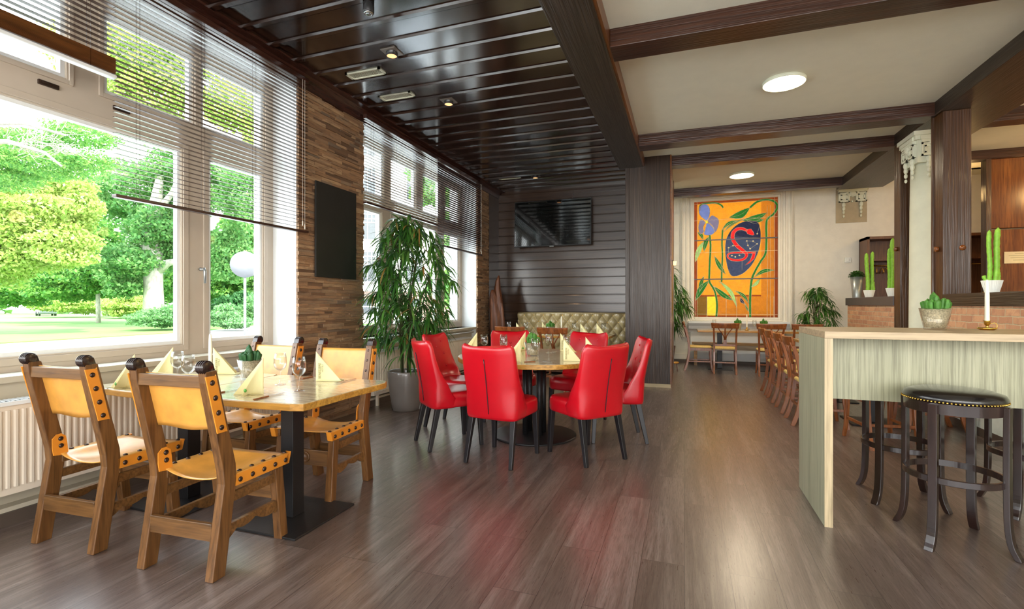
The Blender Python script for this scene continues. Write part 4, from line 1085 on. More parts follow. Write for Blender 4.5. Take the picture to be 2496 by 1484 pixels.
# ================================================================== PLANTS
def strap(m, p, d, L, w_, droop, seg=5):
    p = Vector(p); d = Vector(d).normalized(); vs = []
    for i in range(seg+1):
        u = i/seg; ww = w_*(math.sin(PI*min(1, .15+u*.85))**.6)*(1-.2*u) if i < seg else .0005
        side = d.cross(Vector((0, 0, 1))); side = side.normalized() if side.length > .05 else Vector((1, 0, 0))
        vs += [p-side*ww/2, p+side*ww/2]
        d = (d+Vector((0, 0, -droop/seg))).normalized(); p = p+d*(L/seg)
    m.add([tuple(v) for v in vs], [(2*i, 2*i+1, 2*i+3, 2*i+2) for i in range(seg)], True)
def palm(root, z0, stems, fans, rx, h0, h1, L, W_, rnd, dry=0, xmin=-9):
    st = MB(); lf = MB(); dr = MB()
    tops = []
    for k in range(stems):
        a = rnd.uniform(0, 2*PI); q = rnd.uniform(.15, .75)*rx; H = rnd.uniform(h0+.45*(h1-h0), h1)
        tp = Vector((math.cos(a)*q*.75, math.sin(a)*q*.75, H)); ba = Vector((math.cos(a)*.05, math.sin(a)*.05, z0))
        mid = ba.lerp(tp, .5)+Vector((-math.cos(a)*q*.25, -math.sin(a)*q*.25, 0)); tops.append((ba, mid, tp))
        st.tube([ba, ba.lerp(mid, .5), mid, mid.lerp(tp, .5)+Vector((0, 0, .02)), tp], [.012, .011, .010, .008, .006], 6)
    for k in range(fans):
        ba, mid, tp = tops[k % stems]; u = rnd.uniform(.0, 1)
        H = h0+(h1-h0)*u
        tt = max(0, min(1, (H-z0)/(tp.z-z0+.001))); base = (ba.lerp(mid, tt*2) if tt < .5 else mid.lerp(tp, tt*2-1))
        a = rnd.uniform(0, 2*PI); prof = min(1, math.sin(PI*(.15+.83*u)))**.75*(1-.35*max(0, u-.75)/.25)
        r = rx*prof*rnd.uniform(.35, .9)
        c = Vector((base.x*.4+math.cos(a)*r, base.y*.4+math.sin(a)*r, H+rnd.uniform(-.05, .05)+.04))
        if c.x < xmin: c.x = xmin+rnd.uniform(0, .12)
        st.tube([base, base.lerp(c, .5)+Vector((0, 0, .05)), c], [.0025, .002, .0015], 4)
        out = Vector((math.cos(a), math.sin(a), .15))
        for j in range(rnd.randint(6, 9)):
            b = a+rnd.uniform(-1.5, 1.5); d = Vector((math.cos(b), math.sin(b), rnd.uniform(-1.0, .55)))
            strap(dr if rnd.random() < dry else lf, c, d, L*rnd.uniform(.65, 1.15), W_*rnd.uniform(.7, 1.2), rnd.uniform(.5, 1.9))
    st.build('stems', 'cane', root, fix=False); lf.build('foliage', 'leaf_indoor', root, fix=False)
    if dr.v: dr.build('dry_leaves', 'leaf_dry', root, fix=False)
t = thing('potted_palm', 'tall lady palm in a large taupe pot between window and red chairs', 'potted plant', (-3.14, 5.15, 0))
MB().lathe([(.155, 0), (.165, .004), (.178, .10), (.200, .26), (.216, .40), (.218, .455), (.212, .464), (.196, .462), (.190, .44), (.186, .40)], 48, cap=False).build('pot', 'pot_taupe', t)
MB().lathe([(0, .41), (.19, .41)], 32, cap=False).lathe([(0, .003), (.16, .003)], 32, cap=False).build('soil', 'soil', t)
palm(t, .41, 9, 270, .66, .80, 2.26, .28, .025, random.Random(5), .05, -.20)
m = MB(); r5 = random.Random(9)
for k in range(9): a = r5.uniform(0, 6.28); strap(m, (.05*math.cos(a), .05*math.sin(a), .62), (math.cos(a), math.sin(a), .5), .36, .03, 2.2)
m.build('lower_leaves', 'leaf_indoor', t, fix=False)
t = thing('potted_palm', 'palm half hidden behind the dark pillar, left of the stained glass', 'potted plant', (-.36, 10.66, 0))
MB().lathe([(.14, 0), (.19, .40), (.18, .40), (.175, .36)], 28, cap=False).build('pot', 'pot_brown', t)
MB().lathe([(0, .36), (.178, .36)], 28, cap=False).build('soil', 'soil', t)
palm(t, .36, 6, 95, .46, .75, 1.95, .34, .026, random.Random(12))
t = thing('potted_palm', 'bushy palm beside the right edge of the stained glass', 'potted plant', (2.33, 10.55, 0))
MB().lathe([(.14, 0), (.19, .40), (.18, .40), (.175, .36)], 28, cap=False).build('pot', 'pot_brown', t)
MB().lathe([(0, .36), (.178, .36)], 28, cap=False).build('soil', 'soil', t)
palm(t, .36, 6, 90, .38, .65, 1.52, .22, .022, random.Random(21))
t = thing('plant_stand', 'small round wooden stand on the floor behind the dark pillar', 'stand', (-.22, 9.75, 0))
MB().lathe([(.12, .15), (.125, .16), (.12, .175)], 24).build('top', 'table_edge', t)
for a in (0, 2.1, 4.2): MB().bar((.10*math.cos(a), .10*math.sin(a), 0), (.08*math.cos(a), .08*math.sin(a), .15), .02, .02).build('leg', 'closet', t)

def cactus_cluster(m, n, r, h, rnd, big=.018):
    for k in range(n):
        a = rnd.uniform(0, 2*PI); q = r*math.sqrt(rnd.random())*.85; H = h*(1-.55*q/r)*rnd.uniform(.6, 1.05); rr = big*rnd.uniform(.75, 1.15)
        base = (q*math.cos(a), q*math.sin(a), 0); vs = []; N = 14; rings = []
        for i in range(8):
            u = i/7; s_ = rr*(1 if u < .7 else math.sqrt(max(.0, 1-((u-.7)/.3)**2))+.02)
            rings.append([(base[0]*(1+.25*u)+s_*(1+.28*(1 if j % 2 else -1))*math.cos(2*PI*j/N), base[1]*(1+.25*u)+s_*(1+.28*(1 if j % 2 else -1))*math.sin(2*PI*j/N), H*u) for j in range(N)])
        m.loft(rings)
def glass_cactus(name='potted_cactus', h=.13, rt=.078, rb=.052, ch=.125, mat='cactus', seed=3):
    t = thing(name, 'cactus', 'potted plant')
    MB().lathe([(rb, 0), (rb+.002, .004), (rt, h), (rt-.003, h), (rb-.002, .012), (0, .012)], 32, cap=False).build('glass_pot', 'wine_glass', t)
    MB().lathe([(0, .013), (rb-.004, .013), (rt-.006, h-.008), (0, h-.004)], 32, cap=False).build('seed_filling', 'seeds', t)
    m = MB(); cactus_cluster(m, 30, rt*.80, ch, random.Random(seed), .0125); 
    o = m.build('cactus', mat, t); o.location = (0, 0, h-.015)
    return t
g = glass_cactus(); g.location = (1.42, 3.63, 1.099); g['label'] = 'green cactus in a tapering glass pot of seeds on the oak bar'
g2 = copy_tree(g); g2.location = (-2.70, 2.50, .760); g2.rotation_euler = (0, 0, 1); g2['label'] = 'dark green cactus in glass pot on the table near the window'
g3 = copy_tree(g); g3.location = (-1.37, 4.52, .760); g3.rotation_euler = (0, 0, 2.2); g3['label'] = 'cactus in glass pot at the centre of the round table'
g4 = copy_tree(g); g4.location = (-2.10, 7.95, .760); g4['label'] = 'bluish cactus in glass pot on the table by the tufted bench'
g5 = copy_tree(g); g5.location = (.98, 10.50, .760); g5['label'] = 'small cactus on the left of the table below the stained glass'
g6 = copy_tree(g); g6.location = (1.42, 10.40, .760); g6['label'] = 'spiky cactus on the right of the table below the stained glass'
for q in (g, g2, g3, g4, g5, g6): q['group'] = 'cacti in glass pots'
for ch in g2.children:
    if ch.name.startswith('cactus'): ch.data = ch.data.copy(); ch.data.materials[0] = M['cactus_dark']
def tall_cactus(loc, arms, label, s=1.0, ribbed=True):
    t = thing('potted_cactus', label, 'potted plant', loc)
    m = MB(); N = 48
    prof = [(.050, 0), (.078, .115), (.072, .115), (.070, .10)]
    m.lathe([(r*s, z*s) for r, z in prof], 40, cap=False); 
    for k in range(36):
        a = 2*PI*k/36; m.bar((.0505*s*math.cos(a), .0505*s*math.sin(a), .002), (.078*s*math.cos(a), .078*s*math.sin(a), .113*s), .0035*s, .003*s, up=(math.cos(a), math.sin(a), 0))
    m.lathe([(0, .001), (.05*s, .001)], 24, cap=False).build('pot', 'pot_white', t)
    MB().lathe([(0, .10*s), (.071*s, .10*s)], 24, cap=False).build('soil', 'soil', t)
    m = MB()
    for x, y, h, r, lean in arms:
        rings = []; K = 20
        for i in range(K+1):
            u = i/K; rr = r*(1+.08*math.sin(i*2.3))*(1 if u < .93 else math.sqrt(max(0, 1-((u-.93)/.07)**2))*.9+.05)
            rings.append([(x+lean*u*h+.006*math.sin(u*6)+rr*(1.15 if j % 2 else .8)*math.cos(2*PI*j/10), y+rr*(1.15 if j % 2 else .8)*math.sin(2*PI*j/10), .095*s+h*u) for j in range(10)])
        m.loft(rings)
    m.build('cactus', 'cactus_bright', t); return t
tall_cactus((2.745, 5.90, 1.362), [(-.022, 0, .50, .016, .01), (.022, 0, .52, .020, .05), (.045, .01, .20, .015, .03), (-.05, .01, .07, .014, 0)], 'tall bright green cactus in ribbed white pot on the brick counter by the dark post', 1.0)
tall_cactus((2.78, 9.30, 1.362), [(-.02, 0, .62, .024, -.02), (.03, 0, .64, .022, .03), (.05, 0, .16, .02, .05)], 'two-stemmed tall cactus in white pot on the far counter', 1.0)
tall_cactus((2.80, 8.42, 1.362), [(-.01, 0, .74, .026, .02), (-.04, .02, .60, .02, .02), (.03, -.01, .3, .02, .04)], 'thick tall cactus in white pot half hidden by the thin dark post', 1.05)
t = thing('potted_boxwood', 'clipped green ball plant in tall grey vase at the far end of the counter', 'potted plant', (2.78, 9.90, 1.362))
MB().lathe([(.062, 0), (.095, .36), (.090, .36), (.085, .34)], 28, cap=False).lathe([(0, .34), (.086, .34)], 24, cap=False).build('pot', 'pot_grey', t)
m = MB(); r_ = random.Random(4)
for k in range(420):
    v = Vector((r_.gauss(0, 1), r_.gauss(0, 1), abs(r_.gauss(0, 1)))).normalized(); p = Vector((v.x*.105, v.y*.105, .36+v.z*.085))
    strap(m, p, v+Vector((r_.uniform(-.6, .6), r_.uniform(-.6, .6), r_.uniform(-.3, .3))), .03, .02, .5, 2)
m.lathe([(.09, .34), (.095, .38), (.06, .42), (0, .43)], 16)
m.build('foliage', 'leaf_indoor', t, fix=False)

# driftwood
def rag(z, r, cx, cy, rnd, tw):
    return [(cx+(r*(1+.30*math.sin(3*a+tw+z*2)+.15*math.sin(7*a+z*3)))*math.cos(a), cy+(r*.7*(1+.25*math.sin(2*a+z*4)+.12*math.sin(5*a)))*math.sin(a), z) for a in [2*PI*i/28 for i in range(28)]]
m = MB()
m.loft([rag(z, r, cx, 0, None, 0) for z, r, cx in ((0, .13, 0), (.35, .125, .01), (.7, .14, .0), (1.0, .125, 0), (1.2, .10, -.03), (1.36, .07, -.06), (1.46, .045, -.075), (1.53, .02, -.07))])
m.loft([rag(z, r, cx, .02, None, 2) for z, r, cx in ((.2, .06, .06), (.8, .08, .06), (1.15, .075, .06), (1.35, .06, .05), (1.55, .05, .02), (1.70, .035, .025), (1.80, .010, .045))])
m.loft([rag(z, r, cx, -.02, None, 1) for z, r, cx in ((.3, .03, .12), (.8, .035, .145), (1.15, .03, .12), (1.4, .012, .09))])
tag(m.build('driftwood_sculpture', 'driftwood', loc=(-3.36, 8.72, 0)), 'tall twisted reddish driftwood leaning in the corner beside the stone pillar', 'sculpture')

# ================================================================== TABLEWARE
def napkin(h=.19, letters=True):
    t = thing('folded_napkin', 'napkin', 'napkin')
    # local: upright fold at the origin, leaves open along +x
    def leafm(ax, ay, bend, m):
        def fn(u, v):
            x = ax*u; y = ay*u; z = h*(1-u)*v
            q = math.sin(PI*u)*bend*(1-v*.5)
            return (x-ay*q, y+ax*q, z+.001)
        m.grid(fn, 10, 8)
    m = MB(); leafm(.155, -.012, .02, m); m.build('front_leaf', 'napkin', t, solid=.002)
    m = MB(); leafm(.125, .095, -.12, m); m.build('back_leaf', 'napkin', t, solid=.002)
    m = MB(); m.add([(0, 0, .002), (.155, -.012, .002), (.17, .03, .003), (.125, .095, .002)], [(0, 1, 2, 3)]); m.build('foot_fold', 'napkin', t, solid=.002)
    if letters:
        mt = Matrix.Rotation(math.atan2(-.012, .155), 4, 'Z') @ Matrix.Translation((.030, -.0030, .018)) @ Matrix.Rotation(PI/2, 4, 'X') @ Matrix.Rotation(PI/2, 4, 'Z')
        text('BENESSERE', .0205, 'ink', t, mt)
        mt = Matrix.Rotation(math.atan2(-.012, .155), 4, 'Z') @ Matrix.Translation((.045, -.0032, .060)) @ Matrix.Rotation(PI/2, 4, 'X') @ Matrix.Rotation(PI/2, 4, 'Z')
        text('HOTELS', .0135, 'ink', t, mt)
    return t
NP = Proto(napkin()); GN = 'pale yellow napkins folded upright on the tables'
zt = .7605
def nap2():
    """the same fold seen from the other side: two cones and a green dot"""
    t = thing('folded_napkin', 'napkin', 'napkin'); h = .20
    def cone(ax, ay, bulge, name):
        m = MB()
        def fn(u, v):
            x = ax*u; y = ay*u; k = math.sin(PI*u)*bulge*(1-v)
            return (x+k*ay, y-k*ax, h*(1-u)*v+.001)
        m.grid(fn, 10, 8); m.build(name, 'napkin', t, solid=.002)
    cone(-.150, -.055, .05, 'front_leaf'); cone(-.075, -.075, .35, 'front_cone'); cone(-.13, .05, -.05, 'back_leaf')
    MB().add([(0, 0, .002), (-.15, -.055, .002), (-.16, .0, .003), (-.13, .05, .002)], [(0, 1, 2, 3)]).build('foot_fold', 'napkin', t, solid=.002)
    m = MB(); m.lathe([(.010, 0), (.010, .0015)], 14, (-.050, -.0565-.018, .032), axis='y'); o = m.build('printed_emblem', 'green_dot', t)
    return t
NQ = Proto(nap2())
NQ.place((-2.157, 2.085, zt), 0.05, 'folded yellow napkin with green emblem, nearest the camera on the rectangular tables', GN)
NQ.place((-3.03, 1.995, zt), -.15, 'folded yellow napkin with green emblem left of the nearest chair back', GN)
NP.place((-2.21, 2.55, zt), .55, 'folded yellow napkin with upright lettering, in front of the yellow leather chair', GN)
NP.place((-3.10, 2.56, zt), .5, 'folded yellow lettered napkin behind the table candle', GN)
NQ.place((-3.27, 2.40, zt), .1, 'folded yellow napkin at the radiator end of the table, behind the nearest chair post', GN)
rtc = [(-1.30, 3.95, 'q', .0, 'front left of the round table, beside the stem glass'), (-1.60, 5.02, 'q', .6, 'on the round table just behind the front left napkin'), (-2.03, 4.72, 'q', .2, 'at the left edge of the round table behind the front chair'),
       (-.985, 4.17, 'r', 0, 'front right of the round table, opening to the right'), (-.86, 4.52, 'p', -.3, 'lettered, at the right edge of the round table'), (-1.22, 5.02, 'p', -.2, 'lettered, at the back of the round table before the pinkish chair')]
for x, y, k, rz, lb in rtc:
    (NQ if k in 'q' else NP).place((x, y, zt), rz if k != 'r' else .15, 'folded yellow napkin '+lb, GN)
for x, y, lb in ((-1.55, 7.72, 'on the bench table, right of the candle'), (-2.62, 7.72, 'left of the cacti on the bench table'), (-1.30, 7.75, 'at the right end of the bench table'), (-2.30, 8.15, 'on the bench side of the bench table'), (1.72, 5.75, 'on the table just behind the bar end panel'), (1.62, 6.5, 'on the long table behind the bar, middle'), (1.62, 7.2, 'on the long table behind the bar, far end')):
    NP.place((x, y, zt), R.uniform(-.5, .5), 'folded yellow napkin '+lb, GN)

def wine_glass():
    t = thing('wine_glass', 'wine glass', 'glass')
    MB().lathe([(.0, .003), (.030, .0035), (.033, .002), (.033, .0), (.0, 0)], 28, cap=False).build('foot', 'wine_glass', t)
    MB().lathe([(.012, .003), (.0045, .012), (.0035, .04), (.0038, .075), (.009, .086)], 14, cap=False).build('stem', 'wine_glass', t)
    MB().lathe([(.004, .084), (.018, .090), (.032, .105), (.0375, .128), (.036, .160), (.031, .192), (.0300, .192), (.0345, .160), (.036, .128), (.031, .107), (.017, .093), (0, .088)], 32, cap=False).build('bowl', 'wine_glass', t)
    return t
WG = Proto(wine_glass()); GG = 'stemmed wine glasses on the laid tables'
for x, y, lb in ((-2.059, 2.24, 'wine glass nearest the camera, right of the green-dotted napkin'), (-2.337, 2.386, 'wine glass just behind the nearest one'), (-3.04, 2.26, 'taller-looking wine glass left of the table candle'), (-2.75, 2.11, 'wine glass partly behind the nearest chair, left of the candle'),
                 (-1.238, 4.159, 'wine glass in front of the cactus on the round table'), (-1.30, 4.86, 'wine glass behind the cactus on the round table, to its right'), (-1.86, 4.50, 'wine glass at the left side of the round table'), (-1.70, 4.62, 'wine glass on the round table in front of the dark red chair back'), (-1.62, 4.40, 'smaller-looking wine glass beside its taller pair on the round table'), (-1.10, 4.80, 'wine glass between the two right-hand napkins of the round table'), (-1.55, 5.10, 'wine glass at the far rim of the round table'),
                 (-2.48, 7.80, 'wine glass on the bench table near its yellow napkin'), (-1.70, 7.95, 'wine glass on the bench table right of the candle'), (-1.22, 7.95, 'wine glass at the right end of the bench table'), (-2.85, 8.0, 'wine glass at the left end of the bench table'),
                 (.55, 10.4, 'wine glass on the table under the iris of the stained glass'), (1.25, 10.3, 'wine glass beside the candle below the stained glass')):
    WG.place((x, y, zt), 0, lb, GG)
def candle():
    t = thing('candlestick', 'candle', 'candle')
    MB().lathe([(0, 0), (.030, 0), (.044, .008), (.046, .014), (.040, .012), (.018, .008), (.008, .014), (.007, .026), (.014, .034), (.015, .052), (.017, .056), (.011, .056), (.011, .045), (0, .045)], 28, cap=False).build('holder', 'brass', t)
    MB().tube([(.012, 0, .036), (.035, 0, .044), (.046, 0, .034), (.047, 0, .020), (.040, 0, .012)], .0022, 6).build('ring_handle', 'brass', t)
    MB().lathe([(.0118, .045), (.0110, .20), (.0085, .285), (.004, .298), (0, .298)], 18, cap=False).build('candle', 'wax', t)
    MB().tube([(0, 0, .296), (.001, 0, .306)], .0008, 5).build('wick', 'ink', t)
    return t
CD = Proto(candle()); GC = 'white candles in brass chamber holders'
CD.place((1.69, 3.68, 1.099), 0, 'white candle in brass holder on the oak bar', GC)
CD.place((-2.93, 2.40, zt), 0, 'white candle in brass holder on the table by the window', GC)
CD.place((-1.90, 7.90, zt), 0, 'white candle on the table before the tufted bench', GC)
CD.place((1.12, 10.30, zt), 0, 'white candle on the table below the stained glass', GC)
CD.place((2.87, 6.22, 1.362), 0, 'white candle standing behind the ribbed pot on the brick counter', GC)
def knife():
    t = thing('table_knife', 'knife', 'cutlery')
    MB().bar((0, 0, .004), (0, .10, .004), .010, .007, .013, .008, up=(0, 0, 1)).build('handle', 'cherry', t, bevel=.002)
    MB().prism([(-.006, .10), (.006, .10), (.008, .17), (.003, .215), (-.006, .205)], 'z', .003, .005).build('blade', 'steel', t); return t
def fork():
    t = thing('table_fork', 'fork', 'cutlery')
    MB().bar((0, 0, .004), (0, .13, .004), .011, .003, .006, .004, up=(0, 0, 1)).build('handle', 'steel', t)
    m = MB().prism([(-.004, .13), (.004, .13), (.012, .150), (.012, .160), (-.012, .160), (-.012, .150)], 'z', .003, .0055)
    for k in range(4): m.box(-.012+k*.0072, -.0085+k*.0072, .16, .20, .004, .006)
    m.build('tines', 'steel', t); return t
KN = Proto(knife()); FK = Proto(fork()); GK = 'table knives and forks beside the napkins'
KN.place((-2.078, 1.945, zt), .05, 'wooden-handled knife at the near table corner, right of the green-dotted napkin', GK)
KN.place((-2.365, 2.70, zt), PI, 'knife lying between the glasses and the yellow leather chair', GK)
KN.place((-2.42, 1.97, zt), 0, 'knife just behind the nearest chair back', GK)
KN.place((-1.28, 3.98, zt), -.9, 'knife on the round table below the stem glass', GK)
KN.place((-.80, 4.30, zt), 1.2, 'knife on the round table near the right front chair', GK)
FK.place((-2.037, 2.72, zt), PI, 'fork right of the lettered napkin at the stone pillar side', GK)
FK.place((-3.19, 1.91, zt), 0, 'fork at the far left end of the rectangular tables', GK)
FK.place((-2.86, 2.72, zt), PI, 'fork beside the cactus pot near the window', GK)
FK.place((-1.03, 3.99, zt), .75, 'fork pointing left on the front of the round table', GK)
FK.place((-1.20, 5.14, zt), 2.7, 'fork at the back rim of the round table', GK)

# ================================================================== OUTSIDE
ZG = -.35
struct('ground', MB().box(-160, -4.2, -60, 160, ZG-.2, ZG), 'asphalt', 'pale road outside the windows')
def flat(name, pix, mat, label, z, t=.03, **kw):
    pts = []
    for px, py in pix:
        d = FPX*(1.25-ZG)/(py-742); p = at(px, d); pts.append((p.x, p.y))
    return struct(name, MB().prism(pts, 'z', ZG, ZG+z), mat, label)
flat('lawn', [(-500, 862), (0, 838), (445, 811), (600, 797), (650, 787), (560, 782), (420, 778), (300, 771), (100, 764), (-700, 764)], 'grass', 'sunlit lawn of the park', .05)
flat('path_verge', [(480, 768), (760, 766), (760, 759), (480, 759)], 'grass', 'strip of grass beyond the road', .05)
import numpy as np
def cloud(name, mat, parent, blobs, n, size, seed, flat_=False):
    """leaves as small quads scattered in ellipsoid shells"""
    g = np.random.default_rng(seed); W_ = np.array([b[1][0]*b[1][1]+b[1][1]*b[1][2]+b[1][0]*b[1][2] for b in blobs]); W_ = W_/W_.sum()
    idx = g.choice(len(blobs), n, p=W_); C_ = np.array([tuple(b[0]) for b in blobs])[idx]; A = np.array([tuple(b[1]) for b in blobs])[idx]
    d = g.normal(size=(n, 3)); d /= np.linalg.norm(d, axis=1)[:, None]
    r = g.uniform(.45, 1, n)**.6
    r *= 1+.18*np.sin(d[:, 0]*7+idx)+.12*np.sin(d[:, 2]*9+idx*2)
    P = C_+d*A*r[:, None]
    u = g.normal(size=(n, 3)); u /= np.linalg.norm(u, axis=1)[:, None]
    v = np.cross(u, g.normal(size=(n, 3))); v /= np.linalg.norm(v, axis=1)[:, None]
    s = size*g.uniform(.6, 1.3, n)[:, None]
    V = np.stack([P-u*s, P-v*s*.55, P+u*s, P+v*s*.55], 1).reshape(-1, 3)
    me = bpy.data.meshes.new(name); me.vertices.add(4*n); me.vertices.foreach_set('co', V.ravel())
    me.loops.add(4*n); me.loops.foreach_set('vertex_index', np.arange(4*n)); me.polygons.add(n)
    me.polygons.foreach_set('loop_start', np.arange(0, 4*n, 4)); me.update(calc_edges=True); me.materials.append(M[mat])
    o = bpy.data.objects.new(name, me); COL.objects.link(o); o.parent = parent; return o
def tree(name, px, d, blobs, mat, n, size, seed, label, cat='tree', trunk=None, thick=.3, branches=(), group=None):
    """blobs: (px, py, rx_px, ry_px[, depth offset])"""
    base = at(px, d); base.z = ZG
    root = thing(name, label, cat, base, 0, group); k = d/FPX; B = []
    for b in blobs:
        c = at(b[0], d+(b[4] if len(b) > 4 else 0), b[1])-base
        B.append(((c.x, c.y, c.z), (b[2]*k, b[2]*k*.9, b[3]*k)))
    if trunk:
        pts = [at(q[0], d, q[1])-base for q in trunk]; pts[0].z = 0 if trunk[0][2:] else pts[0].z
        m = MB().tube(pts, [q[2]*k for q in trunk], 12); m.build('trunk', 'bark', root)
        if branches:
            m = MB()
            for br in branches: m.tube([at(q[0], d+(q[3] if len(q) > 3 else 0), q[1])-base for q in br], [q[2]*k for q in br], 7)
            m.build('branches', 'bark' if name != 'conifer' else 'twig', root)
    cloud('foliage', mat, root, B, n, size, seed)
    return root
GT = 'trees and shrubs in the park outside'
tree('park_tree', 372, 34, [(380, 560, 70, 50), (300, 640, 75, 45, -1), (450, 600, 80, 60, 1.5), (330, 480, 110, 80, 2), (480, 430, 120, 90, 2), (600, 480, 60, 80, 0), (300, 700, 40, 25, -1), (560, 620, 60, 70, 1)], 'leaf_mid', 54600, 0.136, 1, 'broad tree with pale forked trunk seen through the large window',
     trunk=[(376, 800, 24), (374, 700, 20), (372, 620, 21), (376, 560, 20), (380, 500, 14), (390, 430, 8)], branches=[[(372, 640, 9), (345, 590, 8), (318, 565, 6), (280, 560, 4)], [(376, 590, 8), (345, 560, 5), (330, 535, 4)], [(385, 660, 11), (410, 640, 9), (445, 635, 7), (500, 640, 4)], [(382, 600, 9), (410, 570, 7), (440, 545, 5), (470, 500, 4)], [(365, 670, 7), (330, 660, 5), (270, 650, 3)], [(380, 520, 9), (420, 470, 6), (450, 400, 4)]], group=GT)
tree('park_tree', 60, 25, [(60, 520, 130, 90), (170, 500, 70, 80, 1), (10, 620, 90, 70), (130, 600, 90, 60), (-60, 560, 120, 120, 1)], 'leaf_yellow', 54600, 0.105, 2, 'glowing yellow-green tree at the left edge of the large window', trunk=[(-120, 800, 14), (-110, 650, 12), (-60, 520, 8)], group=GT)
tree('park_tree', 150, 42, [(170, 690, 110, 45), (30, 700, 90, 45), (280, 650, 90, 50), (230, 590, 70, 60), (430, 690, 60, 40)], 'leaf_green', 37800, 0.161, 3, 'dense green tree low behind the lawn, left of the pale trunk', trunk=[(240, 778, 5), (238, 690, 4)], group=GT)
tree('conifer', 60, 15, [(90, 400, 130, 28), (20, 350, 120, 30), (200, 330, 80, 26), (-40, 420, 120, 40), (220, 395, 60, 18)], 'leaf_green', 27300, 0.046, 4, 'overhanging bough with bare pale twigs at the upper left of the window', trunk=[(-260, 850, 20), (-250, 500, 16), (-240, 330, 12)],
     branches=[[(-245, 420, 9, -1), (-100, 345, 7, -2), (20, 345, 5, -2), (110, 372, 3, -2), (150, 405, 2, -2)], [(-245, 360, 8, -1), (-60, 300, 5, -2), (60, 300, 4, -2), (160, 330, 2, -2)]]+[[(x_, y_, .9, -2), (x_+R.uniform(-5, 22), y_+R.uniform(-28, 6), .6, -2), (x_+R.uniform(5, 60), y_+R.uniform(-60, 10), .35, -2)] for x_, y_ in [(R.uniform(0, 150), R.uniform(330, 380)) for _ in range(34)]]+[[(x_, y_, .8, -2), (x_+R.uniform(10, 40), y_+R.uniform(-12, 18), .6, -2), (x_+R.uniform(50, 100), y_+R.uniform(-30, 45), .35, -2)] for x_, y_ in [(R.uniform(20, 140), R.uniform(330, 400)) for _ in range(18)]], group=GT)
tree('park_tree', 330, 28, [(330, 130, 90, 80), (400, 220, 90, 70), (300, 250, 70, 60), (560, 260, 70, 60, 1), (460, 130, 80, 60), (200, 120, 80, 60), (620, 330, 30, 50, 1)], 'leaf_yellow', 39900, 0.102, 5, 'yellow-green treetop glowing behind the half-lowered blind', trunk=[(720, 800, 12), (715, 450, 10), (640, 250, 7)], group=GT)
tree('park_tree', 560, 48, [(560, 640, 70, 60), (620, 680, 50, 50), (520, 700, 60, 40), (600, 560, 60, 60)], 'leaf_green', 16800, 0.236, 6, 'green tree behind the round road sign', trunk=[(560, 790, 8), (560, 700, 6)], group=GT)
tree('shrub', 390, 30, [(395, 775, 70, 22), (440, 765, 50, 26)], 'leaf_shrub', 10500, 0.081, 7, 'low green bush hiding the foot of the pale tree trunk', 'shrub', group=GT)
tree('shrub', 530, 30, [(548, 772, 32, 28), (580, 786, 36, 13)], 'leaf_shrub', 7350, 0.081, 8, 'pale green bush right of the window post', 'shrub', group=GT)
tree('shrub', 610, 40, [(610, 765, 50, 22), (640, 745, 40, 30)], 'leaf_shrub', 6300, 0.112, 9, 'bush behind the road sign pole', 'shrub', group=GT)
tree('shrub', 200, 60, [(200, 738, 80, 26), (120, 730, 60, 24)], 'leaf_yellow', 9450, 0.198, 10, 'yellowish shrubs along the far edge of the lawn', 'shrub', group=GT)
tree('shrub', 590, 44, [(585, 765, 45, 46), (555, 765, 40, 44)], 'leaf_dark', 7350, 0.174, 11, 'dark shrub in the shade behind the pale bush', 'shrub', group=GT)
tree('shrub', 310, 55, [(310, 748, 50, 27)], 'leaf_yellow', 5250, 0.186, 12, 'pale shrub left of the tree trunk', 'shrub', group=GT)
tree('hedge', 905, 27, [(900, 805, 45, 16), (960, 815, 50, 16), (1040, 805, 50, 18), (1100, 798, 40, 18)], 'leaf_green', 10500, 0.056, 13, 'low hedge seen through the window behind the palm', 'hedge', group=GT)
tree('park_tree', 1100, 40, [(1060, 440, 60, 70), (1110, 700, 60, 50), (1150, 560, 60, 80)], 'leaf_green', 10500, 0.211, 14, 'tree beyond the right half of the palm window', trunk=[(1120, 800, 8), (1110, 600, 6)], group=GT)
t = thing('park_hedge_far', 'long belt of trees closing the far side of the park', 'trees', at(300, 85))
t.location.z = ZG
base = Vector(t.location); B = []
for k in range(16):
    px = -260+k*62; c = at(px, 85, 700-10*math.sin(k*1.7))-base; B.append(((c.x, c.y, c.z), (4.0, 3.6, 3.6+1.2*math.sin(k*2.1))))
cloud('foliage', 'leaf_green', t, B, 13000, .55, 31)
t['kind'] = 'stuff'
# road sign and little post
p = at(597, 11.5); t = thing('road_sign', 'round grey back of a road sign on its pole outside', 'road sign', (p.x, p.y, ZG), YAW+.45)
MB().lathe([(.028, 0), (.028, 2.85)], 14).build('pole', 'sign_grey', t)
MB().lathe([(.305, -.040), (.305, -.032)], 40, (0, 0, 2.53), axis='y').build('disc', 'sign_grey', t)
MB().box(-.1, .1, -.034, .034, 2.36, 2.385).box(-.1, .1, -.034, .034, 2.68, 2.705).build('clamp', 'grey_metal', t)
p = at(437, 20); t = thing('parking_bollard', 'slim white arched post on the lawn edge', 'post', (p.x, p.y, ZG), YAW)
MB().tube([(-.10, 0, 0), (-.10, 0, 1.9), (-.06, 0, 2.0), (.06, 0, 2.0), (.10, 0, 1.9), (.10, 0, 0)], .03, 8).build('frame', 'car_white', t)
MB().box(-.08, .08, -.01, .01, 1.2, 1.85).build('plate', 'sign_grey', t)
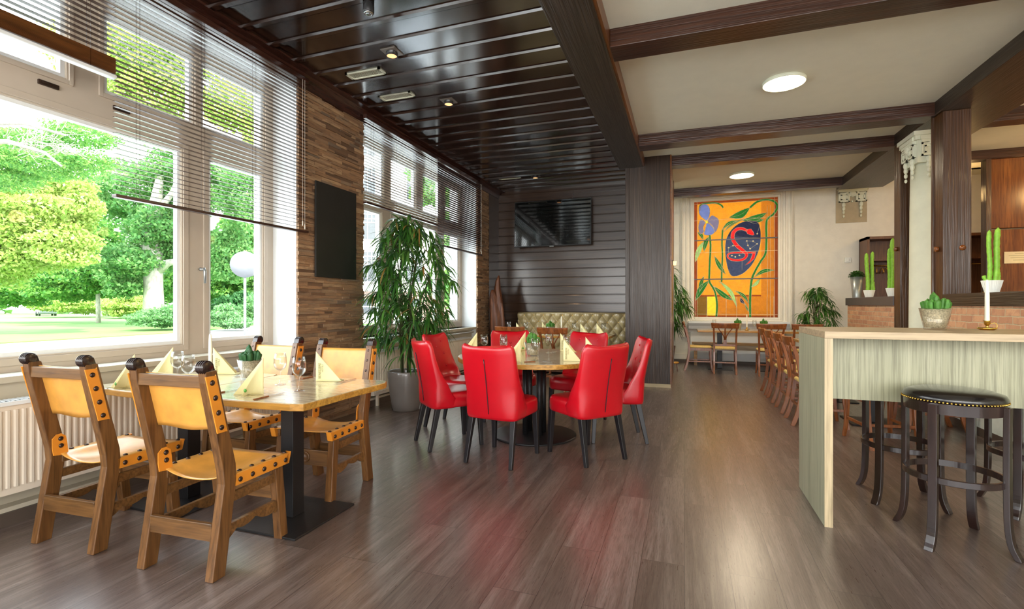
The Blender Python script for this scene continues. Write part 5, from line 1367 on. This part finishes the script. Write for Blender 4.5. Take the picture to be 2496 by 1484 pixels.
# house across the street
p = at(905, 46); t = thing('town_house', 'cream town house with pink base across the street, left of the palm', 'house', (p.x, p.y, ZG), YAW+.30)
Wd, Hh = 16, 24
MB().box(-3.0, Wd, 0, 8, 2.95, Hh).build('wall', 'facade', t)
MB().box(-3.0, Wd, -.06, 8, 0, 2.8).build('base', 'facade_base', t)
MB().box(-3.0, Wd, -.12, 8, 2.8, 2.95).build('string_course', 'facade_trim', t)
MB().prism([(-.4, Hh), (8.4, Hh), (4, Hh+3)], 'x', -3.4, Wd+.4).build('roof', 'facade_base', t)
def hwin(x, z, w_, h_):
    o = MB().box(x-.18, x+w_+.18, -.07, .02, z-.22, z+h_+.2).build('window', 'facade_trim', t)
    MB().box(x, x+w_, -.09, -.06, z, z+h_).build('glass', 'pane_far', o)
    m = MB()
    for k in range(5): m.box(x+k*w_/4-.035, x+k*w_/4+.035, -.12, -.09, z+(h_*.6 if k % 2 else 0), z+h_)
    for q in (0, .58, .70, .85, 1): m.box(x-.03, x+w_+.03, -.12, -.09, z+q*h_-.04, z+q*h_+.04)
    m.build('glazing_bars', 'car_white', o)
for x in (-1.1, 3.2, 7.5, 11.5):
    for z in (3.7, 7.6, 11.5, 15.4): hwin(x, z, 1.5, 2.8)
    MB().box(x+.2, x+1.3, -.10, -.05, 1.35, 2.1).build('cellar_window', 'pane_far', t)
# cars
def car(mat):
    t = thing('parked_car', 'car', 'car')
    prof = [(-2.1, .35), (-2.15, .7), (-2.1, .95), (-1.85, 1.02), (-1.55, 1.42), (-.9, 1.52), (.2, 1.50), (.95, 1.05), (1.9, .92), (2.15, .72), (2.15, .38), (1.75, .30), (-1.7, .30)]
    MB().prism(prof, 'x', -.86, .86).build('body', mat, t, bevel=.09)
    m = MB().prism([(-1.78, 1.05), (-1.50, 1.38), (-.9, 1.46), (.15, 1.44), (.78, 1.06)], 'x', -.875, .875); m.prism([(-.70, 1.05), (.70, 1.05), (.58, 1.40), (-.58, 1.40)], 'y', -1.9, -1.56)
    m.build('windows', 'car_glass', t, bevel=.02)
    for x in (-.80, .80):
        for y in (-1.35, 1.35): MB().lathe([(.31, -.1), (.33, -.08), (.33, .08), (.31, .1)], 22, (x, y, .33), axis='x').build('wheel', 'tyre', t)
    for x in (-.72, .72): MB().box(x-.13, x+.13, -2.17, -2.0, .78, .95).build('tail_light', 'tail_red', t, bevel=.02)
    return t
c1 = car('car_white'); p = at(908, 30); c1.location = (p.x, p.y, ZG+.0); c1.rotation_euler = (0, 0, YAW-1.25+.35); c1['label'] = 'white car parked before the cream house, left of the palm'; c1['group'] = 'parked cars'
c2 = copy_tree(c1); p = at(112, 68); c2.location = (p.x, p.y, ZG); c2.rotation_euler = (0, 0, 1.2); c2['label'] = 'dark car parked under the trees beyond the lawn'
for ch in c2.children:
    if ch.name.startswith('body'): ch.data = ch.data.copy(); ch.data.materials[0] = M['car_dark']
